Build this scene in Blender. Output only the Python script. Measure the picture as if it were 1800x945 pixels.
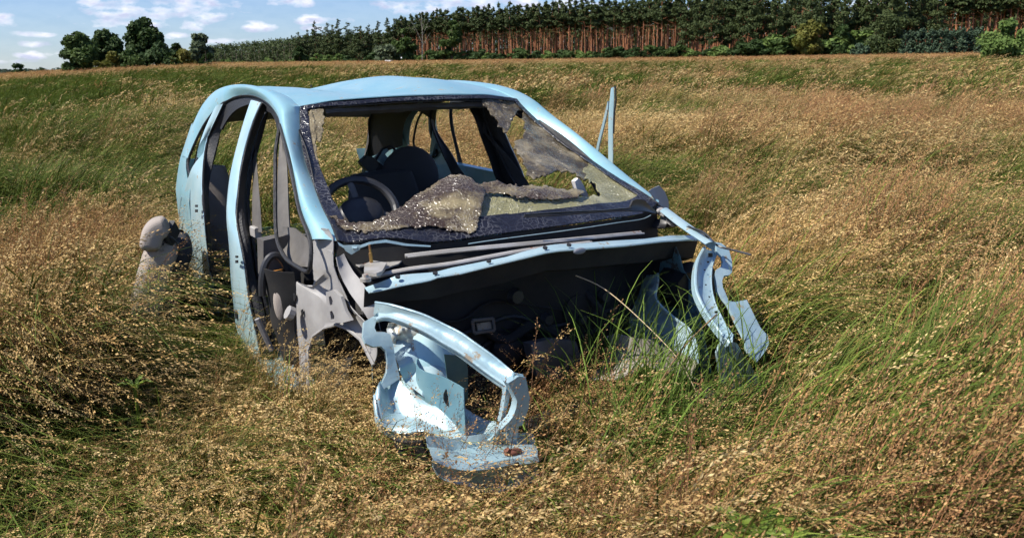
import bpy, bmesh, math, random
import numpy as np
from mathutils import Vector, Matrix, Euler, noise
from mathutils.geometry import tessellate_polygon
from math import sin, cos, pi, radians, sqrt, atan2, exp

for o in list(bpy.data.objects): bpy.data.objects.remove(o)
scn = bpy.context.scene
col = scn.collection
rng = np.random.default_rng(7)
random.seed(7)

# ------------------------------------------------------------------ camera
F, PITCH, ROLL, H = 1501.1, .2312, -.0128, 1.4285
cp, sp, cr, sr = cos(PITCH), sin(PITCH), cos(ROLL), sin(ROLL)
cam = bpy.data.cameras.new('camera'); co = bpy.data.objects.new('camera', cam); col.objects.link(co)
right = Vector((cr, sr*sp, sr*cp)); up = Vector((-sr, cr*sp, cr*cp)); fwd = Vector((0, cp, -sp))
m = Matrix((right, up, -fwd)).transposed().to_4x4(); m.translation = (0, 0, H)
co.matrix_world = m
cam.sensor_width = 36; cam.lens = F/1800*36; cam.clip_start = .05; cam.clip_end = 20000
cam.dof.use_dof = True; cam.dof.focus_distance = 3.9; cam.dof.aperture_fstop = 9
scn.camera = co
CAM = Vector((0, 0, H))

def ray(px, py):
    a = (px-900)/F; b = -(py-472.5)/F
    r = a*cr-b*sr; u = a*sr+b*cr
    return Vector((r, cp+u*sp, -sp+u*cp))

# ------------------------------------------------------------------ world, sun, exposure
SUN_EL = radians(52); SUN_DIR = Vector((-.93*cos(SUN_EL), -.37*cos(SUN_EL), sin(SUN_EL))).normalized()
scn.view_settings.view_transform = 'Standard'; scn.view_settings.look = 'None'
scn.view_settings.exposure = 0.56; scn.view_settings.gamma = 1
scn.view_settings.use_curve_mapping = False
scn.cycles.use_adaptive_sampling = True; scn.cycles.adaptive_threshold = .03; scn.cycles.max_bounces = 5; scn.cycles.diffuse_bounces = 2; scn.cycles.transmission_bounces = 4; scn.cycles.transparent_max_bounces = 6
W = bpy.data.worlds.new('World'); scn.world = W; W.use_nodes = True
nt = W.node_tree; nt.nodes.clear()
def N(nt, t, **k):
    n = nt.nodes.new(t)
    for a, b in k.items(): setattr(n, a, b)
    return n
def setin(n, **k):
    for a, b in k.items(): n.inputs[a.replace('_', ' ')].default_value = b
def lk(nt, a, b): nt.links.new(a, b)
def math_(nt, op, a, b=None, c=None, clamp=False):
    n = N(nt, 'ShaderNodeMath', operation=op, use_clamp=clamp)
    for i, v in enumerate((a, b, c)):
        if v is None: continue
        if isinstance(v, (int, float)): n.inputs[i].default_value = v
        else: lk(nt, v, n.inputs[i])
    return n.outputs[0]
sky = N(nt, 'ShaderNodeTexSky', sky_type='NISHITA', sun_disc=False)
sky.sun_elevation = SUN_EL; sky.sun_rotation = atan2(SUN_DIR.x, SUN_DIR.y)
sky.air_density = 1.0; sky.dust_density = .15; sky.ozone_density = 3.0; sky.altitude = 0
bg = N(nt, 'ShaderNodeBackground'); bg.inputs[1].default_value = .072
tn = N(nt, 'ShaderNodeMix', data_type='RGBA', blend_type='MULTIPLY'); tn.inputs[0].default_value = 1; lk(nt, sky.outputs[0], tn.inputs[6]); tn.inputs[7].default_value = (.80, .95, 1.30, 1); lk(nt, tn.outputs[2], bg.inputs[0])
tc = N(nt, 'ShaderNodeTexCoord'); sep = N(nt, 'ShaderNodeSeparateXYZ'); lk(nt, tc.outputs['Generated'], sep.inputs[0])
az = math_(nt, 'ARCTAN2', sep.outputs[0], sep.outputs[1])
el = math_(nt, 'ARCSINE', sep.outputs[2])
blobs = [(285, 18, 120, 20), (345, 8, 70, 14), (230, 42, 65, 9), (330, 45, 22, 9), (508, 3, 40, 9), (560, 35, 44, 8), (456, 45, 32, 9), (155, 3, 18, 10),
         (8, 34, 16, 12), (45, 78, 28, 5), (48, 97, 28, 6), (880, 4, 150, 15), (735, 12, 80, 12), (560, 50, 30, 5), (1000, 5, 60, 10), (60, 60, 40, 5), (130, 62, 18, 5),
         (300, 62, 40, 5), (400, 72, 50, 5), (1530, 2, 60, 9), (1690, 2, 60, 10), (20, 108, 30, 4), (240, 95, 20, 6), (100, 95, 20, 5), (600, -30, 120, 14),
         (200, -60, 150, 18), (1300, -60, 160, 24), (1000, -150, 200, 30), (-300, 40, 120, 12), (2100, 30, 160, 20), (-200, -90, 160, 25), (500, -220, 220, 30), (1700, -200, 200, 30)]
mask = None
for (bx, by, rx, ry) in blobs:
    d = ray(bx, by).normalized(); a0 = atan2(d.x, d.y); e0 = math.asin(d.z)
    u = math_(nt, 'MULTIPLY', math_(nt, 'SUBTRACT', az, a0), F/rx/1.15)
    v = math_(nt, 'MULTIPLY', math_(nt, 'SUBTRACT', el, e0), F/ry/1.15)
    q = math_(nt, 'SUBTRACT', 1.0, math_(nt, 'ADD', math_(nt, 'MULTIPLY', u, u), math_(nt, 'MULTIPLY', v, v)))
    mask = q if mask is None else math_(nt, 'MAXIMUM', mask, q)
mask = math_(nt, 'MAXIMUM', mask, -1.5)
cmb = N(nt, 'ShaderNodeCombineXYZ'); lk(nt, az, cmb.inputs[0]); lk(nt, math_(nt, 'MULTIPLY', el, 2.2), cmb.inputs[1])
def nz(off, scale, det=7):
    mp = N(nt, 'ShaderNodeMapping'); mp.inputs[1].default_value = off; lk(nt, cmb.outputs[0], mp.inputs[0])
    n = N(nt, 'ShaderNodeTexNoise'); setin(n, Scale=scale, Detail=det, Roughness=.55); lk(nt, mp.outputs[0], n.inputs[0]); return n.outputs[0]
n1 = nz((0, 0, 0), 38); n2 = nz((0, -.012, 0), 38)
dens = math_(nt, 'ADD', math_(nt, 'MULTIPLY', mask, .50), math_(nt, 'MULTIPLY', math_(nt, 'SUBTRACT', n1, .5), 2.6))
dens = math_(nt, 'MULTIPLY', math_(nt, 'ADD', dens, -.14), 1.9, clamp=True)
shade = math_(nt, 'MULTIPLY_ADD', math_(nt, 'SUBTRACT', n2, n1), 4.0, .62, clamp=True)
mixc = N(nt, 'ShaderNodeMix', data_type='RGBA'); lk(nt, shade, mixc.inputs[0])
mixc.inputs[6].default_value = (.47, .50, .66, 1); mixc.inputs[7].default_value = (.86, .85, .92, 1)
bgc = N(nt, 'ShaderNodeBackground'); lk(nt, mixc.outputs[2], bgc.inputs[0]); bgc.inputs[1].default_value = .95
mx = N(nt, 'ShaderNodeMixShader'); lk(nt, math_(nt, 'MULTIPLY_ADD', dens, .84, .06), mx.inputs[0]); lk(nt, bg.outputs[0], mx.inputs[1]); lk(nt, bgc.outputs[0], mx.inputs[2])
wo = N(nt, 'ShaderNodeOutputWorld'); lk(nt, mx.outputs[0], wo.inputs[0])
sl = bpy.data.lights.new('sun', 'SUN'); sl.energy = 5.0; sl.angle = radians(.5); sl.color = (1, .95, .86)
so = bpy.data.objects.new('sun', sl); col.objects.link(so)
so.rotation_euler = (-SUN_DIR).to_track_quat('-Z', 'Y').to_euler()

# ------------------------------------------------------------------ tools
def tag(o, label=None, cat=None, group=None, kind=None):
    for k, v in (('label', label), ('category', cat), ('group', group), ('kind', kind)):
        if v: o[k] = v
    return o
def empty(name, loc=(0, 0, 0), rot=(0, 0, 0)):
    o = bpy.data.objects.new(name, None); col.objects.link(o); o.location = loc; o.rotation_euler = rot; o.empty_display_size = .2
    return o
def mat(name, base=(.5, .5, .5), rough=.6, metal=0, spec=.5, var=None, scale=8, bump=0, bscale=60, detail=5, spots=None, spot_scale=5, spot_t=.62, coat=0, attr=None, inst=None, transl=0, coords='Object', alpha=None):
    M = bpy.data.materials.new(name); M.use_nodes = True; t = M.node_tree; b = t.nodes['Principled BSDF']
    b.inputs['Roughness'].default_value = rough; b.inputs['Metallic'].default_value = metal
    b.inputs['Specular IOR Level'].default_value = spec; b.inputs['Coat Weight'].default_value = coat
    b.inputs['Base Color'].default_value = (*base, 1)
    tcn = N(t, 'ShaderNodeTexCoord'); c = None
    if attr:
        a = N(t, 'ShaderNodeAttribute', attribute_name=attr); c = a.outputs['Color']
    if var:
        n = N(t, 'ShaderNodeTexNoise'); setin(n, Scale=scale, Detail=detail, Roughness=.6); lk(t, tcn.outputs[coords], n.inputs[0])
        r = N(t, 'ShaderNodeMapRange'); lk(t, n.outputs[0], r.inputs[0]); r.inputs[1].default_value = .38; r.inputs[2].default_value = .62
        mm = N(t, 'ShaderNodeMix', data_type='RGBA'); lk(t, r.outputs[0], mm.inputs[0])
        mm.inputs[6].default_value = (*base, 1); mm.inputs[7].default_value = (*var, 1)
        if c is not None: lk(t, c, mm.inputs[6])
        c = mm.outputs[2]
    if spots:
        n = N(t, 'ShaderNodeTexNoise'); setin(n, Scale=spot_scale, Detail=8, Roughness=.7); lk(t, tcn.outputs[coords], n.inputs[0])
        r = N(t, 'ShaderNodeMapRange'); lk(t, n.outputs[0], r.inputs[0]); r.inputs[1].default_value = spot_t; r.inputs[2].default_value = spot_t+.04
        mm = N(t, 'ShaderNodeMix', data_type='RGBA'); lk(t, r.outputs[0], mm.inputs[0])
        mm.inputs[6].default_value = (*base, 1)
        if c is not None: lk(t, c, mm.inputs[6])
        mm.inputs[7].default_value = (*spots, 1); c = mm.outputs[2]
        mr = math_(t, 'MULTIPLY_ADD', r.outputs[0], .85-rough, rough); lk(t, mr, b.inputs['Roughness'])
        if metal: lk(t, math_(t, 'MULTIPLY', math_(t, 'SUBTRACT', 1.0, r.outputs[0]), metal), b.inputs['Metallic'])
    if inst:
        a = N(t, 'ShaderNodeAttribute', attribute_name=inst, attribute_type='INSTANCER')
        mm = N(t, 'ShaderNodeMix', data_type='RGBA', blend_type='MULTIPLY'); mm.inputs[0].default_value = 1
        lk(t, c, mm.inputs[6]); lk(t, a.outputs['Color'], mm.inputs[7]); c = mm.outputs[2]
    if c is not None: lk(t, c, b.inputs['Base Color'])
    if bump:
        n = N(t, 'ShaderNodeTexNoise'); setin(n, Scale=bscale, Detail=4); lk(t, tcn.outputs[coords], n.inputs[0])
        bb = N(t, 'ShaderNodeBump'); setin(bb, Strength=bump, Distance=.01); lk(t, n.outputs[0], bb.inputs['Height']); lk(t, bb.outputs[0], b.inputs['Normal'])
    if transl:
        tr = N(t, 'ShaderNodeBsdfTranslucent')
        if c is not None: lk(t, c, tr.inputs[0])
        else: tr.inputs[0].default_value = (*base, 1)
        ms = N(t, 'ShaderNodeMixShader'); ms.inputs[0].default_value = transl
        lk(t, b.outputs[0], ms.inputs[1]); lk(t, tr.outputs[0], ms.inputs[2]); lk(t, ms.outputs[0], t.nodes['Material Output'].inputs[0])
    return M

class MB:
    def __init__(s): s.v = []; s.f = []
    def add(s, vs, fs):
        k = len(s.v); s.v.extend(Vector(v) for v in vs); s.f.extend(tuple(i+k for i in f) for f in fs); return s
    def grid(s, G, t=0.0):
        n, mm = len(G), len(G[0]); P = [Vector(p) for r in G for p in r]
        I = lambda i, j: i*mm+j
        if not t:
            s.add(P, [(I(i, j), I(i+1, j), I(i+1, j+1), I(i, j+1)) for i in range(n-1) for j in range(mm-1)]); return s
        Q = []
        for i in range(n):
            for j in range(mm):
                a = P[I(min(i+1, n-1), j)]-P[I(max(i-1, 0), j)]; b = P[I(i, min(j+1, mm-1))]-P[I(i, max(j-1, 0))]
                c = a.cross(b); c = c.normalized() if c.length > 1e-12 else Vector((0, 0, 0)); Q.append(P[I(i, j)]-c*t)
        o = n*mm; fs = []
        for i in range(n-1):
            for j in range(mm-1):
                q = (I(i, j), I(i+1, j), I(i+1, j+1), I(i, j+1)); fs.append(q); fs.append(tuple(o+x for x in reversed(q)))
        for i in range(n-1):
            fs.append((I(i, 0), o+I(i, 0), o+I(i+1, 0), I(i+1, 0))); fs.append((I(i+1, mm-1), o+I(i+1, mm-1), o+I(i, mm-1), I(i, mm-1)))
        for j in range(mm-1):
            fs.append((I(0, j+1), o+I(0, j+1), o+I(0, j), I(0, j))); fs.append((I(n-1, j), o+I(n-1, j), o+I(n-1, j+1), I(n-1, j+1)))
        s.add(P+Q, fs); return s
    def ribbon(s, A, B, n=24, k=5, bulge=0, t=.0015, dirv=None):
        A, B = resample(A, n), resample(B, n); G = []
        for i in range(n):
            a, b = A[i], B[i]; tg = (A[min(i+1, n-1)]-A[max(i-1, 0)]); nn = Vector(dirv) if dirv else tg.cross(b-a).normalized()
            G.append([a.lerp(b, j/(k-1))+nn*bulge*(1-(2*j/(k-1)-1)**2) for j in range(k)])
        return s.grid(G, t)
    def tube(s, pts, r, n=8, cap=True, res=0):
        pts = [Vector(p) for p in pts]
        if res: pts = smooth(pts, res)
        rs = r if isinstance(r, (list, tuple)) else [r]*len(pts)
        if len(rs) != len(pts): rs = [rs[0]+(rs[-1]-rs[0])*i/(len(pts)-1) for i in range(len(pts))]
        k = len(s.v); up_ = None
        for i, p in enumerate(pts):
            tg = (pts[min(i+1, len(pts)-1)]-pts[max(i-1, 0)]).normalized()
            if up_ is None: up_ = Vector((0, 0, 1)) if abs(tg.z) < .9 else Vector((1, 0, 0))
            x = tg.cross(up_).normalized(); y = x.cross(tg).normalized(); up_ = y
            for j in range(n): a = 2*pi*j/n; s.v.append(p+x*cos(a)*rs[i]+y*sin(a)*rs[i])
        for i in range(len(pts)-1):
            for j in range(n): s.f.append((k+i*n+j, k+i*n+(j+1) % n, k+(i+1)*n+(j+1) % n, k+(i+1)*n+j))
        if cap:
            s.f.append(tuple(k+j for j in reversed(range(n)))); s.f.append(tuple(k+(len(pts)-1)*n+j for j in range(n)))
        return s
    def bar(s, p, q, w, h, upv=(0, 0, 1)):
        p, q = Vector(p), Vector(q); t = (q-p).normalized(); x = t.cross(Vector(upv)).normalized()*w/2; y = x.cross(t).normalized()*h/2
        c = min(w, h)*.18; xx = x.normalized()*c; yy = y.normalized()*c
        sec = [x+y-xx, x+y-yy, x-y+yy, x-y-xx, -x-y+xx, -x-y+yy, -x+y-yy, -x+y+xx]
        vs = [p+o for o in sec]+[q+o for o in sec]
        s.add(vs, [(i, (i+1) % 8, 8+(i+1) % 8, 8+i) for i in range(8)]+[tuple(reversed(range(8))), tuple(range(8, 16))]); return s
    def plate(s, out, holes=(), t=.003, nrm=None):
        loops = [[Vector(p) for p in out]]+[[Vector(p) for p in h] for h in holes]
        L = loops[0]; nn = Vector((0, 0, 0))
        for i in range(len(L)): nn += (L[i]-L[0]).cross(L[(i+1) % len(L)]-L[0])
        nn.normalize()
        if nrm and nn.dot(Vector(nrm)) < 0: nn = -nn
        flat = [p for l in loops for p in l]; tri = tessellate_polygon(loops)
        n = len(flat); vs = flat+[p-nn*t for p in flat]; fs = []
        for a, b, c in tri:
            if (flat[b]-flat[a]).cross(flat[c]-flat[a]).dot(nn) < 0: b, c = c, b
            fs.append((a, b, c)); fs.append((n+c, n+b, n+a))
        k = 0
        for l in loops:
            for i in range(len(l)): fs.append((k+i, k+(i+1) % len(l), n+k+(i+1) % len(l), n+k+i))
            k += len(l)
        s.add(vs, fs); return s
    def disc(s, c, nrm, r, h, n=16, r2=None):
        c = Vector(c); nrm = Vector(nrm).normalized(); r2 = r if r2 is None else r2
        return s.tube([c, c+nrm*h], [r, r2], n)
    def ell(s, c, r, nu=14, nv=9, rot=None):
        vs = []; c = Vector(c)
        for i in range(nv+1):
            th = pi*i/nv
            for j in range(nu):
                ph = 2*pi*j/nu; p = Vector((r[0]*sin(th)*cos(ph), r[1]*sin(th)*sin(ph), r[2]*cos(th)))
                if rot: p = rot @ p
                vs.append(c+p)
        s.add(vs, [(i*nu+j, i*nu+(j+1) % nu, (i+1)*nu+(j+1) % nu, (i+1)*nu+j) for i in range(nv) for j in range(nu)]); return s
    def jitter(s, a, sc=8, k0=0):
        for i in range(k0, len(s.v)):
            p = s.v[i]; s.v[i] = p+Vector(noise.noise_vector(p*sc))*a
        return s
    def build(s, name, material, parent=None, smooth_=True, angle=35, merge=0):
        me = bpy.data.meshes.new(name); me.from_pydata([tuple(v) for v in s.v], [], s.f); me.validate()
        bm = bmesh.new(); bm.from_mesh(me)
        if merge: bmesh.ops.remove_doubles(bm, verts=bm.verts, dist=merge)
        bmesh.ops.recalc_face_normals(bm, faces=bm.faces); bm.to_mesh(me); bm.free()
        if smooth_:
            me.shade_smooth(); me.set_sharp_from_angle(angle=radians(angle))
        me.materials.append(material)
        o = bpy.data.objects.new(name, me); col.objects.link(o)
        if parent: o.parent = parent
        return o
def build_split(mb, name, material, parent):
    par = list(range(len(mb.v)))
    def fd(i):
        while par[i] != i: par[i] = par[par[i]]; i = par[i]
        return i
    for f in mb.f:
        for q in f[1:]: par[fd(q)] = fd(f[0])
    gr = {}
    for f in mb.f: gr.setdefault(fd(f[0]), []).append(f)
    out = []
    for fs in gr.values():
        ids = sorted({q for f in fs for q in f}); mp = {q: i for i, q in enumerate(ids)}; m2 = MB(); m2.add([mb.v[q] for q in ids], [tuple(mp[q] for q in f) for f in fs]); out.append(m2.build(name, material, parent))
    return out[0]
def resample(P, n):
    P = [Vector(p) for p in P]; d = [0]
    for i in range(1, len(P)): d.append(d[-1]+(P[i]-P[i-1]).length)
    out = []; j = 0
    for i in range(n):
        s = d[-1]*i/(n-1)
        while j < len(P)-2 and d[j+1] < s: j += 1
        out.append(P[j].lerp(P[j+1], min(1, max(0, (s-d[j])/max(1e-9, d[j+1]-d[j])))))
    return out
def smooth(P, n):
    P = [Vector(p) for p in P]; out = []
    for i in range(len(P)-1):
        p0, p1, p2, p3 = P[max(i-1, 0)], P[i], P[i+1], P[min(i+2, len(P)-1)]
        for k in range(n):
            t = k/n; out.append(.5*((2*p1)+(p2-p0)*t+(2*p0-5*p1+4*p2-p3)*t*t+(3*p1-p0-3*p2+p3)*t**3))
    out.append(P[-1]); return out
def npmesh(name, V, Fc, material, colors=None, parent=None, smooth_=False):
    """V (n,3) array, Fc (m,k) array of one size"""
    me = bpy.data.meshes.new(name); k = Fc.shape[1]
    me.vertices.add(len(V)); me.vertices.foreach_set('co', V.astype(np.float32).ravel())
    me.loops.add(Fc.size); me.loops.foreach_set('vertex_index', Fc.astype(np.int32).ravel())
    me.polygons.add(len(Fc)); me.polygons.foreach_set('loop_start', np.arange(0, Fc.size, k, dtype=np.int32))
    me.update(calc_edges=True)
    if smooth_: me.shade_smooth()
    if colors is not None:
        a = me.color_attributes.new('Col', 'FLOAT_COLOR', 'POINT'); c = np.ones((len(V), 4), np.float32); c[:, :3] = colors; a.data.foreach_set('color', c.ravel())
    me.materials.append(material)
    o = bpy.data.objects.new(name, me); col.objects.link(o)
    if parent: o.parent = parent
    return o

# ------------------------------------------------------------------ ground
def sm(a, b, x): t = np.clip((x-a)/(b-a), 0, 1); return t*t*(3-2*t)
def ground_z(x, y):
    x = np.asarray(x, float); y = np.asarray(y, float); r = np.hypot(x, y); a = np.arctan2(x, y)
    s = sm(-.60, -.33, a)*(1-.6*sm(1.2, 2.2, np.abs(a)))
    z = s*3.0*np.clip((r-14)/240, 0, 1)**.9+.35*(1-s)*sm(60, 200, r)
    w = sm(5.5, 12, r)
    z = z+w*(.11*np.sin(x*.55+1.3*np.sin(y*.31))+.09*np.sin(y*.62+x*.21+1))*(1-sm(60, 140, r))
    return z
M_ground = mat('meadow_soil', (.060, .048, .020), .95, var=(.055, .062, .020), scale=.6, detail=8, spots=(.11, .078, .030), spot_scale=.09, spot_t=.5)
rr = np.concatenate([np.linspace(0, 14, 40), np.geomspace(14.6, 6000, 110)]); aa = np.linspace(-pi, pi, 241)
R_, A_ = np.meshgrid(rr, aa, indexing='ij'); X_ = R_*np.sin(A_); Y_ = R_*np.cos(A_); Z_ = ground_z(X_, Y_)-.0*R_
Vg = np.stack([X_.ravel(), Y_.ravel(), Z_.ravel()], 1); na = len(aa)
i_, j_ = np.meshgrid(np.arange(len(rr)-1), np.arange(na-1), indexing='ij')
b_ = (i_*na+j_).ravel(); Fg = np.stack([b_, b_+na, b_+na+1, b_+1], 1)[:, ::-1]
tag(npmesh('ground', Vg, Fg, M_ground, smooth_=True), 'rough meadow soil rising gently towards the pine wood', 'ground', kind='structure')

# ------------------------------------------------------------------ trees
def at(px, dist):
    """ground point in the direction of an image column, dist metres away"""
    d = ray(px, 110); a = atan2(d.x, d.y); x, y = dist*sin(a), dist*cos(a); return (x, y, float(ground_z(x, y))-.15)
def leaves(cs, rs, n, size, flat=1.0, surf=.55, seed=0):
    """n small faces in ellipsoid clumps: centres cs (k,3), radii rs (k,3)"""
    g = np.random.default_rng(seed); cs = np.array(cs, float); rs = np.array(rs, float); k = len(cs)
    w = rs.prod(1)**(2/3); idx = g.choice(k, n, p=w/w.sum())
    d = g.normal(size=(n, 3)); d /= np.linalg.norm(d, axis=1)[:, None]
    rad = (surf+(1-surf)*g.random(n))**1.0*np.where(g.random(n) < .12, 1.12, 1)
    c = cs[idx]+d*rs[idx]*rad[:, None]
    nn = d*.7+g.normal(size=(n, 3))*.6+np.array([0, 0, .35]); nn[:, 2] *= flat; nn /= np.linalg.norm(nn, axis=1)[:, None]
    t = np.cross(nn, g.normal(size=(n, 3))); t /= np.linalg.norm(t, axis=1)[:, None]; b = np.cross(nn, t)
    s = size*(.6+.8*g.random(n))[:, None]
    V = np.stack([c-t*s-b*s*.35, c+t*s*.2-b*s*.55, c+t*s+b*s*.2, c-t*s*.1+b*s*.6], 1).reshape(-1, 3)
    return V, np.arange(4*n).reshape(n, 4)
def leafmat(name, a, b, tr=.25):
    return mat(name, a, .7, spec=.25, var=b, scale=.35, detail=3, transl=tr)
L_pine = leafmat('pine_needles', (.042, .062, .018), (.070, .092, .028), .15)
L_oak = leafmat('oak_leaves', (.045, .080, .018), (.075, .115, .025))
L_dark = leafmat('dark_leaves', (.028, .055, .014), (.05, .085, .02))
L_light = leafmat('bush_leaves', (.10, .16, .035), (.15, .21, .055))
L_grey = leafmat('willow_leaves', (.09, .12, .06), (.13, .16, .09))
L_yel = leafmat('yellowing_leaves', (.12, .13, .022), (.17, .15, .03))
L_blue = leafmat('young_pine_needles', (.045, .075, .042), (.06, .095, .05), .12)
B_pine = mat('pine_bark', (.42, .165, .07), .85, var=(.28, .12, .06), scale=.8, spots=(.22, .14, .10), spot_scale=.25, spot_t=.54)
B_brown = mat('brown_bark', (.12, .09, .06), .9, var=(.08, .06, .04), scale=2)
B_dead = mat('bleached_dead_wood', (.26, .23, .19), .9)
def trunk_mb(h, r, seed, bend=.25, limbs=6, l0=.55):
    g = random.Random(seed); m = MB(); pts = [Vector((bend*sin(i*.9+seed)*i/6, bend*cos(i*.7+seed)*i/6, h*i/6)) for i in range(7)]
    m.tube(pts, [r*(1-.75*i/6) for i in range(7)], 6)
    for i in range(limbs):
        t = l0+(1-l0)*(i+.5)/limbs; q = t*6; a = int(min(5, q)); p = pts[a].lerp(pts[a+1], q-a); an = g.random()*2*pi; L = h*.16*(1.2-t)*2*g.uniform(.6, 1.1)
        e = p+Vector((cos(an)*L, sin(an)*L, L*g.uniform(.1, .6))); m.tube([p, p.lerp(e, .5)+Vector((0, 0, -.05*L)), e], [r*.35, r*.12], 4)
    return m
def pine_proto(seed, h=17, crown=.42, wide=2.2, n=620, low=False):
    g = np.random.default_rng(seed); cs, rs = [], []
    K = 11 if not low else 20
    for i in range(K):
        t = (i+.5)/K; z = h*(1-crown)+h*crown*t; sp_ = wide*(1.05-.75*t)*(.5+.5*min(1, t*4))
        a = g.random()*6.28; o = sp_*.62*g.random()**.5
        cs.append((o*cos(a), o*sin(a), z)); q = sp_*g.uniform(.42, .68); rs.append((q, q, q*g.uniform(.34, .55)))
    cs.append((0, 0, h*.985)); rs.append((.45, .45, .8))
    root = empty('pine_tree')
    trunk_mb(h*.90, .17, seed, .3, 6, 1-crown-.12).build('trunk', B_pine, root)
    V, Fc = leaves(cs, rs, int(n*1.6), .27, seed=seed, surf=.40); npmesh('crown', V, Fc, L_pine, parent=root)
    return root
def tree_proto(name, seed, h, w, leafm, n, size, base=.15, blobs=16, barkm=None, r=.25, shape=1.0):
    g = np.random.default_rng(seed); cs, rs = [], []
    for i in range(blobs):
        t = g.random(); z = h*(base+(1-base)*(.08+.84*t)); prof = sin(pi*min(1, (.18+.82*t)**shape))**.6
        a = g.random()*6.28; o = w*.5*prof*g.random()**.5*.72
        q = w*.5*g.uniform(.26, .42)*(.55+.45*prof); cs.append((o*cos(a), o*sin(a), min(z, h-q*.6))); rs.append((q, q, q*g.uniform(.7, .95)))
    root = empty(name)
    trunk_mb(h*.8, r, seed, w*.05, 8, .3).build('trunk', barkm or B_brown, root)
    V, Fc = leaves(cs, rs, n, size, seed=seed, surf=.5); npmesh('crown', V, Fc, leafm, parent=root)
    return root
def copy_tree(o):
    c = o.copy(); col.objects.link(c)
    for ch in o.children:
        d = ch.copy(); col.objects.link(d); d.parent = c
    return c
used = set()
def place(proto, px, dist, hs, label, cat, group=None, ws=None, rz=None):
    o = proto if proto not in used else copy_tree(proto); used.add(proto)
    o.location = at(px, dist); ws = ws or hs; o.scale = (ws, ws, hs); o.rotation_euler = (0, 0, random.random()*6.28 if rz is None else rz)
    return tag(o, label, cat, group)
def forest_d(px):
    return float(np.interp(px, [380, 520, 620, 720, 850, 1100, 1300, 1500, 1800], [430, 330, 300, 285, 270, 255, 232, 232, 240]))
def forest_h(px):  # top of the wood in metres above its foot
    return float(np.interp(px, [380, 420, 520, 560, 620, 720, 850, 950, 1100, 1250, 1400, 1600, 1640, 1700, 1800], [10, 11, 13, 14.5, 14, 15.5, 17, 17, 17.3, 18.5, 19, 19, 17, 17.5, 17.5]))
pines = [pine_proto(s, 17, .40, 2.7, 640) for s in range(1, 6)]
fullp = [pine_proto(s, 17, .78, 4.2, 1500, True) for s in (11, 12, 13)]
cnt = 0
LP_ = 'tall straight pine with a bare orange trunk along the forest edge'
for row in range(3):
    x = 700+row*3
    while x < 1330:
        d = forest_d(x)+row*6+random.uniform(-2, 2); h = forest_h(x)*random.uniform(.9, 1.04)
        if x < 1190 or random.random() < .5:
            place(random.choice(pines), x, d, h/17, LP_, 'pine tree', 'pines with bare trunks along the forest edge', ws=random.uniform(.9, 1.2)); cnt += 1
        x += random.uniform(5, 13)
for row in range(2):
    x = 1625
    while x < 1860:
        place(random.choice(pines), x, forest_d(x)+row*7+8, forest_h(x)/17*random.uniform(.93, 1.05), 'tall pine standing behind the low bluish hedge of young pines', 'pine tree', 'pines behind the young pine hedge', ws=1.35); x += random.uniform(9, 16); cnt += 1
x = 1205
while x < 1640:
    place(random.choice(fullp), x, forest_d(x)-5+random.uniform(-4, 4), forest_h(x)/17*random.uniform(.92, 1.04), 'broad dark green pine with branches low down its trunk', 'pine tree', 'bushy pines right of the bare trunks', ws=random.uniform(.75, 1.0)); x += random.uniform(14, 26); cnt += 1
x = 528
while x < 720:
    place(random.choice(fullp), x, forest_d(x)-3+random.uniform(-4, 4), forest_h(x)/17*random.uniform(.85, 1.06), 'dark bushy pine at the left end of the forest edge', 'pine tree', 'bushy pines at the left end of the wood', ws=random.uniform(.7, .95)); x += random.uniform(9, 17); cnt += 1
print('pines', cnt)
# the wood behind the front rows
def mass(name, xs, dd, hh, n, crown, wide, size, leafm, barkm, label, seed, tr=True):
    g = np.random.default_rng(seed); cs, rs = [], []; mb = MB()
    for i in range(n):
        px = g.uniform(*xs); d = dd(px)+g.uniform(0, 1)**1.3*60; p = at(px, d); h = hh(px)*g.uniform(.85, 1.0)
        for k in range(5):
            t = (k+.5)/5; a = g.random()*6.28; cs.append((p[0]+cos(a)*wide*.4, p[1]+sin(a)*wide*.4, p[2]+h*(1-crown)+h*crown*t*.96)); q = wide*(1.05-.7*t)*g.uniform(.6, .9); rs.append((q, q, q*.8))
        if tr: mb.tube([p, (p[0]+g.normal()*.3, p[1], p[2]+h*.8)], [.19, .08], 4, cap=False)
    for i in range(n//2):      # undergrowth and low dead branches closing the view through the wood
        p = at(g.uniform(*xs), dd(g.uniform(*xs))*0+dd(xs[0]+(xs[1]-xs[0])*(i+.5)/(n//2))+g.uniform(38, 75)); p = at(xs[0]+(xs[1]-xs[0])*(i+.5)/(n//2), dd(xs[0]+(xs[1]-xs[0])*(i+.5)/(n//2))+g.uniform(38, 75))
        for zz in (1.5, 4.5, 7.5, 10.5): cs.append((p[0], p[1], p[2]+zz)); rs.append((3.2, 3.2, 2.2))
    V, Fc = leaves(cs, rs, n*240, size, seed=seed, surf=.4)
    o = npmesh(name, V, Fc, leafm); tag(o, label, 'wood', kind='stuff')
    if tr:
        # trunks share the object: append as second material
        k = len(V); V2 = np.array([tuple(v) for v in mb.v]); F2 = np.array(mb.f)
        bpy.data.objects.remove(o)
        o = npmesh(name, np.vstack([V, V2]), np.vstack([Fc, F2+k]), leafm); o.data.materials.append(barkm)
        mi = np.zeros(len(Fc)+len(F2), np.int32); mi[len(Fc):] = 1; o.data.polygons.foreach_set('material_index', mi); tag(o, label, 'wood', kind='stuff')
    return o
mass('pine_wood', (690, 1880), lambda p: forest_d(p)+18, lambda p: forest_h(p), 700, .42, 2.3, .42, L_pine, B_pine, 'deep pine wood of crowded trunks behind the front row', 21)
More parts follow.
